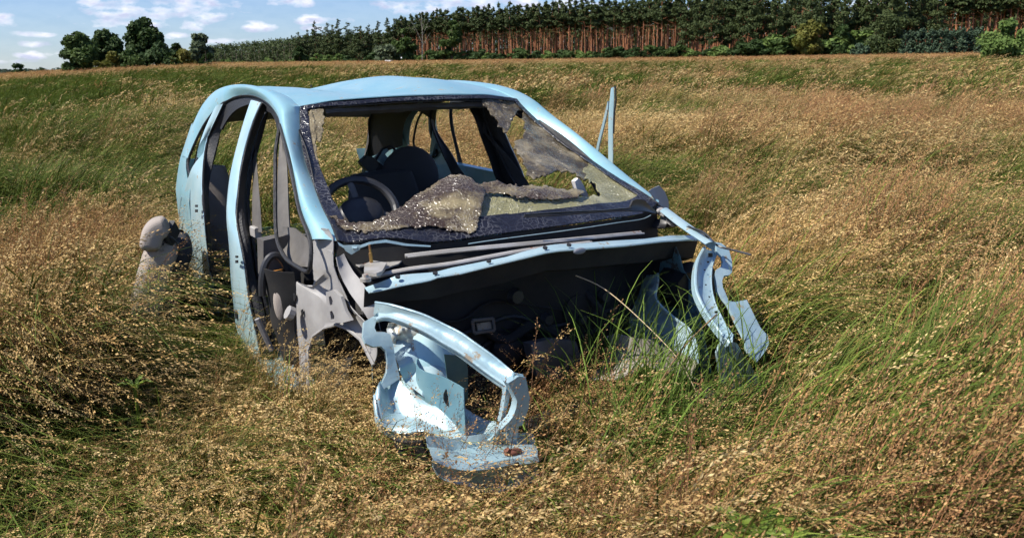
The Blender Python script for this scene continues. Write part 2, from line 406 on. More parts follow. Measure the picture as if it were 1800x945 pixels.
mass('mixed_wood', (372, 720), lambda p: forest_d(p)+6, lambda p: forest_h(p)*.93, 260, .95, 3.4, .45, L_pine, B_brown, 'distant dark wood trailing off to the left of the pines', 22)
g = random.Random(5)
# far-off tree line on the left horizon
def farline():
    cs, rs = [], []
    q = np.random.default_rng(3)
    for i in range(160):
        px = q.uniform(-260, 375); d = q.uniform(900, 1000); p = at(px, d); cs.append((p[0], p[1], p[2]+q.uniform(0, 3.2))); rs.append((8, 8, 3.0))
    V, Fc = leaves(cs, rs, 9000, 1.3, seed=4); tag(npmesh('far_wood', V, Fc, leafmat('far_leaves', (.045, .07, .04), (.06, .085, .05))), 'thin blue green line of woods on the far left horizon', 'wood', kind='stuff')
farline()
# single broadleaved trees, left to right
def one(name, px, dist, hpx, wpx, leafm, n, size, label, cat='tree', base=.15, blobs=16, seed=None, **k):
    h = hpx/F*dist; w = wpx/F*dist
    pr = tree_proto(name, seed if seed is not None else int(px), h, w, leafm, n, size*dist/170, base, blobs, **k)
    return place(pr, px, dist, 1, label, cat)
one('oak_tree', 146, 165, 66, 72, L_oak, 8200, .36, 'round dense green tree at the left end of the tree group', base=.0, blobs=26)
one('oak_tree', 191, 172, 66, 66, L_dark, 4200, .36, 'dark open crowned tree second from the left in the tree group', base=.18, blobs=20)
one('oak_tree', 262, 170, 80, 76, L_dark, 7500, .36, 'tallest tree of the left group with a domed crown', base=.22, blobs=34, shape=.8)
one('oak_tree', 313, 178, 40, 22, L_dark, 700, .35, 'small thin dark tree between the tall dome and the willow', base=.5, blobs=6)
one('willow_tree', 350, 165, 58, 62, L_grey, 5200, .34, 'grey green willow at the right end of the left tree group', base=.05, blobs=18)
for px, w_, hh_, lm, lb in [(212, 60, 34, L_yel, 'yellowish low bush at the foot of the second tree'), (238, 64, 38, L_oak, 'green bush left of the tall domed tree'), (285, 84, 44, L_dark, 'wide dark bush under the tall domed tree'),
                            (322, 56, 38, L_yel, 'brownish green bush left of the willow'), (362, 26, 36, L_dark, 'dark green bush at the foot of the willow'), (172, 26, 20, L_yel, 'low yellowish bush beside the round green tree')]:
    one('bush', px, 160, hh_, w_, lm, 2400, .34, lb, 'bush', base=-.05, blobs=9, r=.1)
# bushes along the foot of the wood
labels = ['low bright green bush at the foot of the wood', 'dark rounded bush at the foot of the wood', 'pale grey green shrub at the foot of the wood']
bp = [tree_proto('bush', 60+i, 3.6, 5.5, lm, 1100, .30, -.05, 9, r=.08) for i, lm in enumerate((L_light, L_dark, L_oak))]
x = 375
while x < 1560:
    k = g.choice([0, 0, 1, 2]); big = 1.5 if x > 1290 else 1.0; big *= g.uniform(.5, 1.15)
    place(bp[k], x, forest_d(x)-12-g.uniform(0, 10), big*.95, ['bright green bush low at the foot of the wood', 'dark rounded bush at the foot of the wood', 'mid green leafy bush at the foot of the wood'][k], 'bush', ['bright green bushes along the wood', 'dark bushes along the wood', 'mid green bushes along the wood'][k], ws=big*1.35); x += g.uniform(8, 18)
one('willow_tree', 683, 262, 32, 62, L_grey, 2200, .34, 'pale grey green willow shrub at the forest foot near the parked car', base=-.05)
one('willow_tree', 527, 300, 32, 28, L_dark, 1200, .36, 'dark bush at the left corner of the pine wood', cat='tree', base=.0)
one('birch_tree', 795, 258, 76, 42, L_oak, 1900, .34, 'light green birch with thin crown in front of the orange trunks', base=.15)
one('birch_tree', 712, 262, 62, 44, L_oak, 1900, .36, 'olive green broadleaved tree left of the bleached dead tree', base=.1)
one('birch_tree', 1420, 205, 64, 66, L_yel, 3000, .34, 'yellowing rounded birch in front of the dark pines', base=.12)
one('oak_tree', 1475, 212, 56, 46, L_dark, 2000, .36, 'dark broadleaved tree right of the yellowing birch', base=.0)
one('juniper_bush', 1510, 200, 24, 34, L_blue, 1200, .32, 'bluish green bush between the dark tree and spreading pine', cat='bush', base=.0)
sp1 = pine_proto(31, 12.5, .97, 6.2, 4200, True); place(sp1, 1560, 205, 1, 'low spreading pine with branches down to the grass', 'pine tree', ws=1.0)
x = 1585
while x < 1720:   # row of young pines
    pr = globals().get('YP') or pine_proto(41, 5.2, .99, 1.6, 500, True); globals()['YP'] = pr
    [setattr(c.data, 'materials', c.data.materials) for c in ()]
    for c in pr.children:
        if c.name.startswith('crown'): c.data.materials[0] = L_blue
    place(pr, x, 206+g.uniform(-5, 5), g.uniform(.85, 1.05), 'small bluish young pine in the low hedge before the wood', 'young pine', 'low hedge of young pines', ws=1.1); x += 3.2
one('bush', 1768, 95, 66, 92, L_light, 9000, .30, 'large pale green leafy bush alone at the right edge', 'bush', base=-.08, blobs=30, r=.08)
one('bush', 1100, 190, 10, 22, L_dark, 500, .25, 'small dark bush standing in the meadow before the orange trunks', 'bush', base=-.08, blobs=6, r=.05)
one('bush', 952, 160, 11, 15, L_oak, 500, .25, 'small upright green shrub out in the meadow left of centre', 'bush', base=-.08, blobs=6, r=.05)
one('oak_tree', 30, 420, 18, 24, L_dark, 900, .25, 'dark round tree on the far left horizon', base=.0, blobs=9)
one('oak_tree', 69, 520, 10, 13, L_dark, 500, .2, 'tiny round tree on the left horizon right of a larger one', base=.0, blobs=7)
dt = MB()
for (p0, p1, r0) in [((0, 0, 0), (.3, 0, 14.5), .22), ((.1, 0, 6), (-3.2, 0, 12.5), .12), ((.2, 0, 7.5), (2.2, .5, 12), .1), ((.2, 0, 5), (2.6, .4, 8.6), .1), ((-1.6, 0, 9.2), (-3.6, .3, 9.9), .06), ((.3, 0, 10), (-1, .4, 13.4), .07), ((1.3, 0, 9.8), (2.8, .2, 10.4), .05), ((.2, 0, 8.6), (1.5, -.4, 14), .08)]:
    a, b = Vector(p0), Vector(p1); dt.tube([a, a.lerp(b, .5)+Vector((.2, 0, .3)), b], [r0*.6, r0*.2], 5)
o = dt.build('dead_tree', B_dead); o.location = at(742, 256); tag(o, 'bleached leafless dead tree in front of the pines', 'dead tree')

# far parked car and a marker post by it
def far_car():
    r = empty('parked_car', at(684, 250)); r.rotation_euler = (0, 0, 1.35); r.location.z -= .35
    P_ = mat('white_paint', (.75, .76, .78), .3); G_ = mat('car_window', (.03, .035, .04), .1); T_ = mat('car_tyre', (.02, .02, .02), .9)
    m_ = MB(); prof = [(-2.1, .35), (-2.1, .85), (-1.5, .98), (-.75, 1.42), (.7, 1.44), (1.5, 1.0), (2.05, .9), (2.1, .35)]
    m_.plate([(x, -.85, z) for x, z in prof], t=1.7, nrm=(0, -1, 0)).build('body', P_, r, smooth_=False)
    for s in (-1, 1):
        MB().plate([(x, s*.856, z) for x, z in [(-1.3, .98), (-.72, 1.34), (.62, 1.36), (1.25, 1.0)]], t=.01, nrm=(0, s, 0)).build('window', G_, r, smooth_=False)
        for x in (-1.35, 1.35): MB().tube([(x, s*.7, .32), (x, s*.88, .32)], .32, 14).build('wheel', T_, r)
    tag(r, 'tiny white car parked at the foot of the wood', 'car')
    p = MB().bar((0, 0, -.2), (0, 0, 1.3), .45, .25); p.ell((0, 0, 1.45), (.22, .2, .25), 8, 6)
    o = p.build('marker_post', P_); o.location = at(706, 250); o.location.z += .2; tag(o, 'short white marker post right of the far white car', 'post')
far_car()

# ------------------------------------------------------------------ the wrecked car
YAW, TILT = .542, -.0204
CM = Matrix.Translation((.0907, 3.2829, 0)) @ Matrix.Rotation(YAW, 4, 'Z') @ Matrix.Rotation(TILT, 4, 'X')
CI = CM.inverted(); CO = CI @ CAM
car = empty('wrecked_car'); car.matrix_world = CM
tag(car, 'stripped light blue car wreck with smashed windscreen, without wheels or bonnet', 'car')
def solve(px, py, fn, t0=1.2, t1=9.0):
    d = (CI.to_3x3() @ ray(px, py)); g = lambda t: fn(CO+d*t); n = 160; a = t0; ga = g(a)
    for i in range(1, n+1):
        b = t0+(t1-t0)*i/n; gb = g(b)
        if ga*gb <= 0:
            for _ in range(40):
                c_ = (a+b)/2; gc = g(c_)
                if ga*gc <= 0: b, gb = c_, gc
                else: a, ga = c_, gc
            return CO+d*a
        a, ga = b, gb
    # no crossing: closest approach
    ts = [t0+(t1-t0)*i/400 for i in range(401)]; t = min(ts, key=lambda q: abs(g(q))); return CO+d*t
def CX(px, py, x): return solve(px, py, lambda p: p.x-x)
def CY(px, py, y): return solve(px, py, lambda p: p.y-y)
def CZ(px, py, z): return solve(px, py, lambda p: p.z-z)
def PY(L, y0, y1=None):   # pixel polyline, y going from y0 to y1
    n = len(L); return [CY(a, b, y0 if y1 is None else y0+(y1-y0)*i/(n-1)) for i, (a, b) in enumerate(L)]
def PZ(L, z): return [CZ(a, b, z) for a, b in L]
def PX(L, x): return [CX(a, b, x) for a, b in L]
ZS = [0, .2, .4, .75, .95, 1.2, 1.3, 1.36, 1.40]; WS = [.80, .815, .83, .83, .78, .69, .645, .59, .52]
def Wd(y, z): return float(np.interp(z, ZS, WS))-.06*min(1.3, max(0, (y-2)/1.1))**2
def S(L, off=0): return [solve(a, b, lambda p: p.x+Wd(p.y, p.z)-off) for a, b in L]
def onS(p, off=0): return Vector((-Wd(p.y, p.z)+off, p.y, p.z))
def mir(L): return [Vector((-p.x, p.y, p.z)) for p in L]
xe = lambda z: float(np.interp(z, [.70, .82, 1.05, 1.30, 1.4], [.80, .756, .672, .563, .51]))
def E(L, s=-1): return [solve(a, b, lambda p: p.x-s*xe(p.z)) for a, b in L]
# materials
M_blue = mat('pale_blue_car_paint', (.26, .49, .56), .36, metal=.35, var=(.33, .53, .58), scale=5, spots=(.30, .27, .22), spot_scale=18, spot_t=.615, coat=.15, bump=.12, bscale=7)
M_jamb = mat('pale_sunlit_jamb_paint', (.37, .55, .60), .32, metal=.25, var=(.45, .60, .63), scale=5, spots=(.32, .28, .22), spot_scale=15, spot_t=.63, coat=.3, bump=.1, bscale=8)  # paler jamb blue, lightened further to carry the strong sun on the pillars
M_blue2 = mat('worn_pale_blue_inner_paint', (.30, .44, .49), .36, metal=.25, var=(.38, .50, .53), scale=7, spots=(.26, .21, .15), spot_scale=12, spot_t=.60, bump=.6, bscale=14)
M_grey = mat('worn_grey_body_primer', (.25, .24, .235), .65, metal=.0, spec=.3, var=(.34, .33, .32), scale=4, spots=(.38, .28, .20), spot_scale=16, spot_t=.66, bump=.25, bscale=10)
M_dark = mat('shadow_darkened_metal', (.008, .008, .009), .8, var=(.018, .016, .014), scale=10, spots=(.05, .025, .014), spot_scale=7, spot_t=.66)  # near-black base carries the shadow inside the bay and hollows
M_blue_shaded = mat('shaded_blue_inner_panel', (.10, .21, .26), .5, var=(.14, .26, .30), scale=6, spots=(.10, .08, .06), spot_scale=8, spot_t=.58)  # body blue with the shade of the inner panels put into the colour
M_seal = mat('black_rubber_seal', (.015, .015, .017), .6, bump=.4, bscale=90)
M_plastic = mat('grey_trim_plastic', (.085, .078, .070), .7, var=(.115, .105, .095), scale=12, bump=.2, bscale=200)
M_black = mat('black_plastic', (.018, .018, .020), .42, var=(.03, .03, .032), scale=12)
M_steel = mat('dull_zinc_steel', (.50, .48, .45), .42, metal=.35, var=(.38, .35, .30), scale=12, spots=(.22, .08, .035), spot_scale=14, spot_t=.60)
M_rust = mat('rusty_steel', (.26, .11, .05), .85, var=(.14, .05, .03), scale=25)
M_brass = mat('yellowish_zinc_bolt', (.42, .26, .08), .4, metal=.8, spots=(.16, .07, .03), spot_scale=40, spot_t=.5)
M_fab = mat('light_grey_seat_cloth', (.36, .31, .27), .95, spots=(.20, .17, .14), spot_scale=6, spot_t=.58, var=(.30, .26, .23), scale=5, bump=.4, bscale=300)
M_fabd = mat('dark_seat_cloth', (.045, .045, .05), .95, bump=.4, bscale=300)
M_beige = mat('dusty_beige_undertray', (.22, .19, .15), .8, var=(.32, .29, .24), scale=6, spots=(.15, .12, .09), spot_scale=9, spot_t=.6, bump=.5, bscale=18)
def glassmat(name, cell_a, cell_b, crack, sc, rough=.3, spark=.9, bump=.8, alpha=1.0):
    M = bpy.data.materials.new(name); M.use_nodes = True; t = M.node_tree; b = t.nodes['Principled BSDF']
    tcn = N(t, 'ShaderNodeTexCoord'); v = N(t, 'ShaderNodeTexVoronoi', feature='DISTANCE_TO_EDGE'); setin(v, Scale=sc)
    nn = N(t, 'ShaderNodeTexNoise'); setin(nn, Scale=sc*.25, Detail=3); ad = N(t, 'ShaderNodeVectorMath', operation='MULTIPLY_ADD')
    lk(t, tcn.outputs['Object'], nn.inputs[0]); lk(t, nn.outputs['Color'], ad.inputs[0]); ad.inputs[1].default_value = (4/sc,)*3; lk(t, tcn.outputs['Object'], ad.inputs[2])
    lk(t, ad.outputs[0], v.inputs[0])
    v2 = N(t, 'ShaderNodeTexVoronoi'); setin(v2, Scale=sc); lk(t, ad.outputs[0], v2.inputs[0])
    r = N(t, 'ShaderNodeMapRange'); lk(t, v.outputs['Distance'], r.inputs[0]); r.inputs[1].default_value = .02; r.inputs[2].default_value = .12; r.inputs[3].default_value = 1; r.inputs[4].default_value = 0
    m1 = N(t, 'ShaderNodeMix', data_type='RGBA'); sx = N(t, 'ShaderNodeSeparateColor'); lk(t, v2.outputs['Color'], sx.inputs[0])
    n2 = N(t, 'ShaderNodeTexNoise'); setin(n2, Scale=7, Detail=6); lk(t, tcn.outputs['Object'], n2.inputs[0])
    f = math_(t, 'ADD', math_(t, 'MULTIPLY', sx.outputs[0], .4), math_(t, 'MULTIPLY_ADD', n2.outputs[0], 4.5, -2.15), clamp=True); lk(t, f, m1.inputs[0])
    m1.inputs[6].default_value = (*cell_a, 1); m1.inputs[7].default_value = (*cell_b, 1)
    n3 = N(t, 'ShaderNodeTexNoise'); setin(n3, Scale=5, Detail=4); lk(t, tcn.outputs['Object'], n3.inputs[0])
    k = math_(t, 'MULTIPLY', r.outputs[0], math_(t, 'MULTIPLY_ADD', n3.outputs[0], 3.0, -1.1+.0, clamp=True))
    m2 = N(t, 'ShaderNodeMix', data_type='RGBA'); lk(t, math_(t, 'MULTIPLY', k, spark), m2.inputs[0]); lk(t, m1.outputs[2], m2.inputs[6]); m2.inputs[7].default_value = (*crack, 1)
    lk(t, m2.outputs[2], b.inputs['Base Color']); b.inputs['Roughness'].default_value = rough
    bb = N(t, 'ShaderNodeBump'); setin(bb, Strength=bump, Distance=.004); lk(t, math_(t, 'ADD', r.outputs[0], sx.outputs[1]), bb.inputs['Height']); lk(t, bb.outputs[0], b.inputs['Normal'])
    if alpha < 1:
        tr = N(t, 'ShaderNodeBsdfTransparent'); ms = N(t, 'ShaderNodeMixShader'); ms.inputs[0].default_value = 1-alpha
        lk(t, b.outputs[0], ms.inputs[1]); lk(t, tr.outputs[0], ms.inputs[2]); lk(t, ms.outputs[0], t.nodes['Material Output'].inputs[0])
    return M
M_frit = glassmat('cracked_black_glass_border', (.009, .009, .014), (.016, .016, .024), (.30, .30, .31), 46, .22, .30, .35)
M_shard = glassmat('crumpled_laminated_glass', (.060, .045, .026), (.27, .22, .13), (.48, .43, .33), 85, .14, .65, .7, .93)
M_sheet = glassmat('milky_laminated_glass', (.25, .235, .12), (.40, .375, .22), (.60, .59, .48), 60, .2, .5, .7, .86)
M_sheetd = glassmat('dirty_brown_laminated_glass', (.045, .028, .018), (.27, .22, .12), (.48, .42, .33), 75, .14, .55, .5, .93)

# --- left side curves read on the body side
rail_low = S([(493, 222), (490, 207), (478, 188), (462, 175), (443, 168), (418, 169), (392, 181), (367, 207), (351, 231), (338, 260), (331, 279)])
apil_out = S([(545, 422), (540, 406), (527, 358), (516, 298), (507, 260), (493, 222)])
apil_in = E([(592, 424), (581, 395), (564, 361), (550, 323), (535, 279), (528, 232), (527, 200), (528, 188)])
ditch = [apil_in[-1]]+[Vector(p) for p in ((-.565, 1.2, 1.335), (-.565, 1.45, 1.362), (-.565, 1.9, 1.383), (-.57, 2.3, 1.375), (-.575, 2.6, 1.345), (-.585, 2.85, 1.275), (-.60, 3.0, 1.19), (-.62, 3.1, 1.10), (-.64, 3.18, 1.0), (-.66, 3.24, .90))]
def side_frame(s):
    f = (lambda L: L) if s < 0 else mir
    mb = MB()
    A = smooth([onS(p) for p in rail_low], 3); B = smooth(ditch, 3); G = []
    A1, B1 = resample(smooth(apil_out[:-1]+[A[0]], 3), 28), resample(smooth(apil_in, 3), 28)
    n = 44; A2 = resample(A, n); B2 = resample(B, n)
    for i, (a, b) in enumerate(list(zip(A1, B1))[:-1]+list(zip(A2, B2))):
        w = min(1, i/34); up_ = Vector((-.62, -.62, .45)).normalized().lerp(Vector((-.75, (a.lerp(b, .5).y-1.9)*.35, .75)).normalized(), w).normalized(); h_ = .020+.025*w
        G.append([a.lerp(b, j/8)+up_*h_*sin(pi*j/8)**.8 for j in range(9)])
    G = [f(r) for r in G]; mb.grid(G, .002*(1 if s < 0 else -1))
    # ditch lip and rear hatch jamb
    mb.tube(f(B), .005, 6)
    pm = MB()
    # B pillar
    bl = S([(443, 179), (430, 225), (418, 269), (408, 310), (403, 349), (402, 390), (405, 421), (408, 487), (413, 535), (418, 576), (428, 604), (436, 640)])
    br = S([(460, 181), (446, 212), (432, 257), (423, 298), (418, 342), (415, 374), (421, 420), (430, 465), (437, 519), (446, 563), (456, 611), (464, 650)])
    pm.ribbon(f(smooth(bl, 3)), f(smooth(br, 3)), 40, 11, .026*(-s), .002*(-s))
    for c in (bl, br): pm.tube(f([p+Vector((-.004, 0, 0)) for p in smooth(c, 2)]), .0035, 6)
    pm.build('centre_pillar', M_jamb, car); pm = MB()
    # C pillar with the flank behind it
    cl = S([(381, 196), (367, 223), (354, 256), (346, 285), (334, 312), (322, 345), (318, 372), (317, 401), (326, 436), (338, 487), (350, 520), (358, 550)])
    cr_ = S([(392, 183), (377, 215), (365, 241), (359, 269), (356, 298), (355, 326), (358, 374), (362, 420), (366, 455), (372, 487), (379, 512), (386, 550)])
    pm.ribbon(f(smooth(cl, 3)), f(smooth(cr_, 3)), 40, 11, .024*(-s), .002*(-s))
    pm.tube(f([p+Vector((-.006, 0, 0)) for p in smooth(cl[5:], 2)]), .006, 6); pm.tube(f(smooth(cr_, 2)), .004, 6); pm.build('rear_pillar', M_jamb, car)
    if s < 0:
        for L_ in ([(344, 360), (348, 360), (348, 364), (344, 364)], [(344, 368), (348, 368), (348, 373), (344, 373)], [(415, 449), (419, 449), (419, 453), (415, 453)], [(415, 457), (419, 457), (419, 462), (415, 462)], [(413, 546), (417, 546), (418, 560), (415, 560)]): MB().plate(S(L_, -.028), t=.004).build('latch_hole', M_seal, car)
    # rear quarter panel between arch, tail and quarter window
    G = []
    for i in range(22):
        y = 2.44+.76*i/21; zb = .16+sqrt(max(0, .40**2-(y-2.80)**2)); zt = float(np.interp(y, [2.44, 2.62, 2.78, 2.92, 3.0, 3.06, 3.13, 3.2], [.84, .86, .92, 1.10, 1.19, 1.10, 1.0, .90]))
        zt = max(zt, zb+.02); G.append([onS(Vector((0, y, zb+(zt-zb)*j/9)))-Vector((.006, 0, 0)) for j in range(10)])
    # leave the quarter window opening: panel top follows the window sill
    mb.grid([f(r) for r in G], .002*(-s))
    # tail corner down to the bumper line
    G = []
    for i in range(14):
        z = .92-.72*i/13; G.append([Vector((-Wd(3.1, z)+.0+q[0], q[1], z)) for q in ((-.004, 3.0), (0, 3.12), (.03, 3.24), (.09, 3.32), (.16, 3.35))])
    mb.grid([f(r) for r in G], .002*(-s))
    # sill
    mb.ribbon(f([Vector((-.815, y, .12)) for y in (.65, 1, 1.7, 2.42)]), f([Vector((-.80, y, .0)) for y in (.65, 1, 1.7, 2.42)]), 16, 6, .02*(-s), .002*(-s))
    mb.ribbon(f([Vector((-.815, y, .12)) for y in (.65, 1, 1.7, 2.42)]), f([Vector((-.70, y, .13)) for y in (.65, 1, 1.7, 2.42)]), 16, 4, 0, .002)
    return mb.build('side_frame', M_blue, car, merge=0), bl, br, cl, cr_
sf, bl, br, cl, cr_ = side_frame(-1); side_frame(1)
def seals(s):
    f = (lambda L: L) if s < 0 else mir
    g_ = MB(); IN = Vector((.02, 0, 0))
    # rubber and dark jamb around both door openings
    r1 = smooth([onS(p, .012) for p in rail_low[0:8]], 3)
    inner = S([(487, 228), (484, 214), (477, 200), (465, 194), (455, 188), (440, 183), (418, 191), (402, 206), (389, 228)], .04)
    g_.ribbon(f(r1), f(smooth(inner, 3)), 36, 4, 0, .01*(-s))
    cin = S([(402, 206), (389, 228), (380, 260), (373, 288), (369, 317), (367, 342), (369, 374), (371, 420), (379, 455), (384, 487), (392, 512), (396, 545)], .05)
    g_.ribbon(f([onS(p, .01) for p in smooth(cr_, 3)]), f(smooth(cin, 3)), 36, 4, 0, .01*(-s))
    bi = S([(466, 192), (446, 247), (435, 298), (431, 342), (432, 374), (440, 421), (446, 470), (456, 512), (468, 563), (478, 611), (484, 640)], .05)
    g_.ribbon(f([onS(p, .008) for p in smooth(br, 3)]), f(smooth(bi, 3)), 40, 4, .012*(-s), .01*(-s))
    g_.ribbon(f([onS(p, .03) for p in smooth(bl, 3)]), f([onS(p, .10) for p in smooth(bl, 3)]), 40, 3, 0, .004)
    # inner trim behind the B pillar
    g_.ribbon(f([onS(p, .045) for p in smooth(bl, 3)]), f([onS(p, .06) for p in smooth(bi, 3)]), 40, 4, 0, .012)
    if s < 0: g_.tube([onS(p, .012) for p in smooth(apil_out, 3)], .005, 6)
    for c, r in ((rail_low[:8], .009), (br, .007), (cr_, .007)):
        g_.tube(f([onS(p, .004) for p in smooth(c, 3)]), r, 6)
    # inner trim of rail and A pillar
    g_.ribbon(f([onS(p, .07) for p in smooth(apil_out, 3)]), f([p+Vector((.035, .03, -.02)) for p in smooth(apil_in, 3)]), 24, 4, 0, .004)
    g_.ribbon(f([onS(p, .05) for p in smooth(rail_low, 3)]), f([p+Vector((.05, 0, -.045)) for p in smooth(ditch, 3)]), 40, 4, 0, .004)
    g_.tube(f([p+Vector((.004, -.004, .0)) for p in smooth(apil_in, 3)]), .006, 6)
    g_.build('door_seal', M_seal, car)
    # quarter window rubber, rear
    q = S([(381, 192), (367, 208), (352, 232), (334, 272), (330, 291), (335, 307), (342, 297), (351, 262), (367, 223), (381, 198)], -.006)
    qw = MB(); qw.tube(f(smooth(q+[q[0]], 3)), .008, 6)
    qw.build('quarter_window', M_seal, car)
    if s > 0: return
seals(-1); seals(1)
# pieces of the hatch pillars seen from inside
for s in (-1, 1):
    mb = MB(); f = (lambda L: L) if s < 0 else mir
    a = smooth([p+Vector((.02, -.02, -.03)) for p in ditch[4:]]+[Vector((-.66, 3.28, .7)), Vector((-.64, 3.3, .3))], 3); b = smooth([Vector((-.49, 2.55, 1.33)), Vector((-.52, 2.95, 1.16)), Vector((-.58, 3.12, .98)), Vector((-.55, 3.2, .80)), Vector((-.52, 3.24, .5)), Vector((-.5, 3.26, .25))], 3)
    c = smooth([onS(p, .05) for p in S([(385, 205), (372, 228), (360, 262), (352, 295), (350, 320), (350, 380)])], 3)
    mb.ribbon(f(a), f(b), 26, 5, -.02*(-s), .003)
    mb.build('hatch_pillar', M_plastic, car)
    mb = MB(); G = []
    for i in range(12):
        y = 2.42+.78*i/11; G.append([Vector(((-Wd(y, z)+.06+.10*(1-abs(z-.55)))*(-s)*-1 if s < 0 else (Wd(y, z)-.06-.10*(1-abs(z-.55))), y, z)) for z in (.80, .7, .55, .4, .25, .1)])
    mb.grid(G, .004)
    mb.build('inner_side_panel', M_blue_shaded, car)
mb = MB()   # tailgate sill and rear floor edge
mb.ribbon([(-.62, 3.30, .40), (0, 3.36, .40), (.62, 3.30, .40)], [(-.62, 3.34, .12), (0, 3.40, .12), (.62, 3.34, .12)], 16, 4, 0, .003); mb.build('rear_panel', M_blue, car)

# --- roof with its dent
hdr = PY([(530, 186), (588, 175.5), (655, 170.5), (700, 168), (757, 166), (820, 165.5), (859, 166), (903, 168)], 1.05)
hdr = []
for (a, b), xx in zip([(530, 186), (560, 180), (588, 175.5), (655, 170.5), (700, 168), (757, 166), (820, 165.5), (859, 166), (903, 168)], range(9)):
    hdr.append(solve(a, b, lambda p: p.y-(.965+.09*(p.x/.56)**2)))
hdr[0] = ditch[0].copy(); hdr[-1] = mir([ditch[0]])[0]
H2 = resample(smooth(hdr, 4), 41); D2 = resample(smooth(ditch[:8], 4), 36); G = []
for i in range(36):
    dl = D2[i]; t = i/35; row = []
    for j in range(41):
        u = j/40*2-1; x = dl.x*-u; base = Vector((-abs(dl.x)*-u if False else dl.x*(-u), dl.y, dl.z))
        crown = .035*(1-u*u)*(1-.35*t)
        # front edge blends to header curve
        w = max(0, 1-i/7)**1.5
        yb = dl.y-.09*(1-u*u)*(1-t)**3; z = dl.z+crown
        dent = -.052*exp(-((u+.30)/.36)**2)*(1-sm(.55, 1.0, t))+.020*exp(-((u-.42)/.40)**2)*(1-sm(.5, 1, t))
        z += dent*(.35+.65*min(1, i/6)); p = Vector((x, yb, z)); p = p.lerp(H2[j], w)
        row.append(p+Vector((0, 0, .004*noise.noise(Vector((x*4, yb*4, 0))))))
    G.append(row)
mb = MB(); mb.grid(G, .0015)
mb.tube([p+Vector((0, -.004, -.002)) for p in H2], .0035, 6)
roof = mb.build('roof', M_blue, car, angle=50)
mb = MB(); mb.grid([[p+Vector((0, .02, -.035)) for p in r[1:-1]] for r in G], .002); mb.build('headliner', M_plastic, car)
mb = MB(); c0 = CZ(547, 153, 1.385); mb.disc(c0, (0, 0, 1), .013, .012, 10).tube([c0, c0+Vector((.002, .0, .028))], [.007, .004], 8); mb.build('aerial_stub', M_black, roof)
mb = MB(); c0 = CZ(495, 157, 1.365)
mb.bar(c0+Vector((-.01, -.06, .006)), c0+Vector((.01, .06, .004)), .018, .005); mb.build('roof_clip', M_black, roof)
mb = MB()
for a, b in ((560, 168), (628, 166), (757, 155), (830, 150)):
    q = CZ(a, b, 1.36); mb.disc(q+Vector((0, 0, .004)), (0, 0, 1), .006, .004, 8)

# --- windscreen: border, flaps and hanging laminated sheets
gl = resample(smooth(list(reversed(apil_in)), 2), 30)     # top to bottom, image-left edge
gr = mir(gl)
yt = lambda x: gl[0].y-.085*(1-(x/.56)**2); yb_ = lambda x: gl[-1].y-.17*(1-(x/.76)**2)
gt = [solve(a, b, lambda p: p.y-yt(p.x)) for a, b in [(560, 183), (621, 179), (689, 173.5), (757, 171), (791, 170), (858, 168.5)]]
gbm = [solve(a, b, lambda p: p.y-yb_(p.x)) for a, b in [(611, 429), (649, 423), (689, 420), (723, 424), (757, 428.5), (800, 424), (840, 418), (891, 411), (992, 398), (1080, 385), (1130, 377)]]
gt = resample(smooth([gl[0]]+gt+[gr[0]], 3), 40); gbm = resample(smooth([gl[-1]]+gbm+[gr[-1]], 3), 40)
def GP(u, v, off=0):      # u 0..1 across, v 0..1 from top to bottom
    def L(c, t): q = min(max(t, 0), 1)*(len(c)-1); i = min(int(q), len(c)-2); return c[i].lerp(c[i+1], q-i)
    T, Bm, Lf, Rt = L(gt, u), L(gbm, u), L(gl, v), L(gr, v)
    P = T*(1-v)+Bm*v+Lf*(1-u)+Rt*u-(gl[0]*(1-u)*(1-v)+gr[0]*u*(1-v)+gl[-1]*(1-u)*v+gr[-1]*u*v)
    P = P+Vector((0, -.55, .83))*(.05*sin(pi*v)*sin(pi*u)*.7+off); return P
def toPix(P):
    w = CM @ P-CAM; d = w.dot(fwd); return 900+F*w.dot(right)/d, 472.5-F*w.dot(up)/d
def GI(px, py):
    u, v = .5, .5
    for _ in range(25):
        a = toPix(GP(u, v)); h = 1e-3; b = toPix(GP(u+h, v)); c = toPix(GP(u, v+h))
        J = np.array([[(b[0]-a[0])/h, (c[0]-a[0])/h], [(b[1]-a[1])/h, (c[1]-a[1])/h]]); r = np.array([px-a[0], py-a[1]])
        try: st = np.linalg.solve(J, r)
        except Exception: break
        u = min(1, max(0, u+st[0]*.8)); v = min(1, max(0, v+st[1]*.8))
    return u, v
def inpoly(p, poly):
    c = False; j = len(poly)-1
    for i in range(len(poly)):
        if (poly[i][1] > p[1]) != (poly[j][1] > p[1]) and p[0] < (poly[j][0]-poly[i][0])*(p[1]-poly[i][1])/(poly[j][1]-poly[i][1])+poly[i][0]: c = not c
        j = i
    return c
UVC = {}
NU, NV = 260, 200
UVP = [[None]*(NV+1) for _ in range(NU+1)]
GPT = [[GP(i/NU, j/NV) for j in range(NV+1)] for i in range(NU+1)]
GPX = [[toPix(GPT[i][j]) for j in range(NV+1)] for i in range(NU+1)]
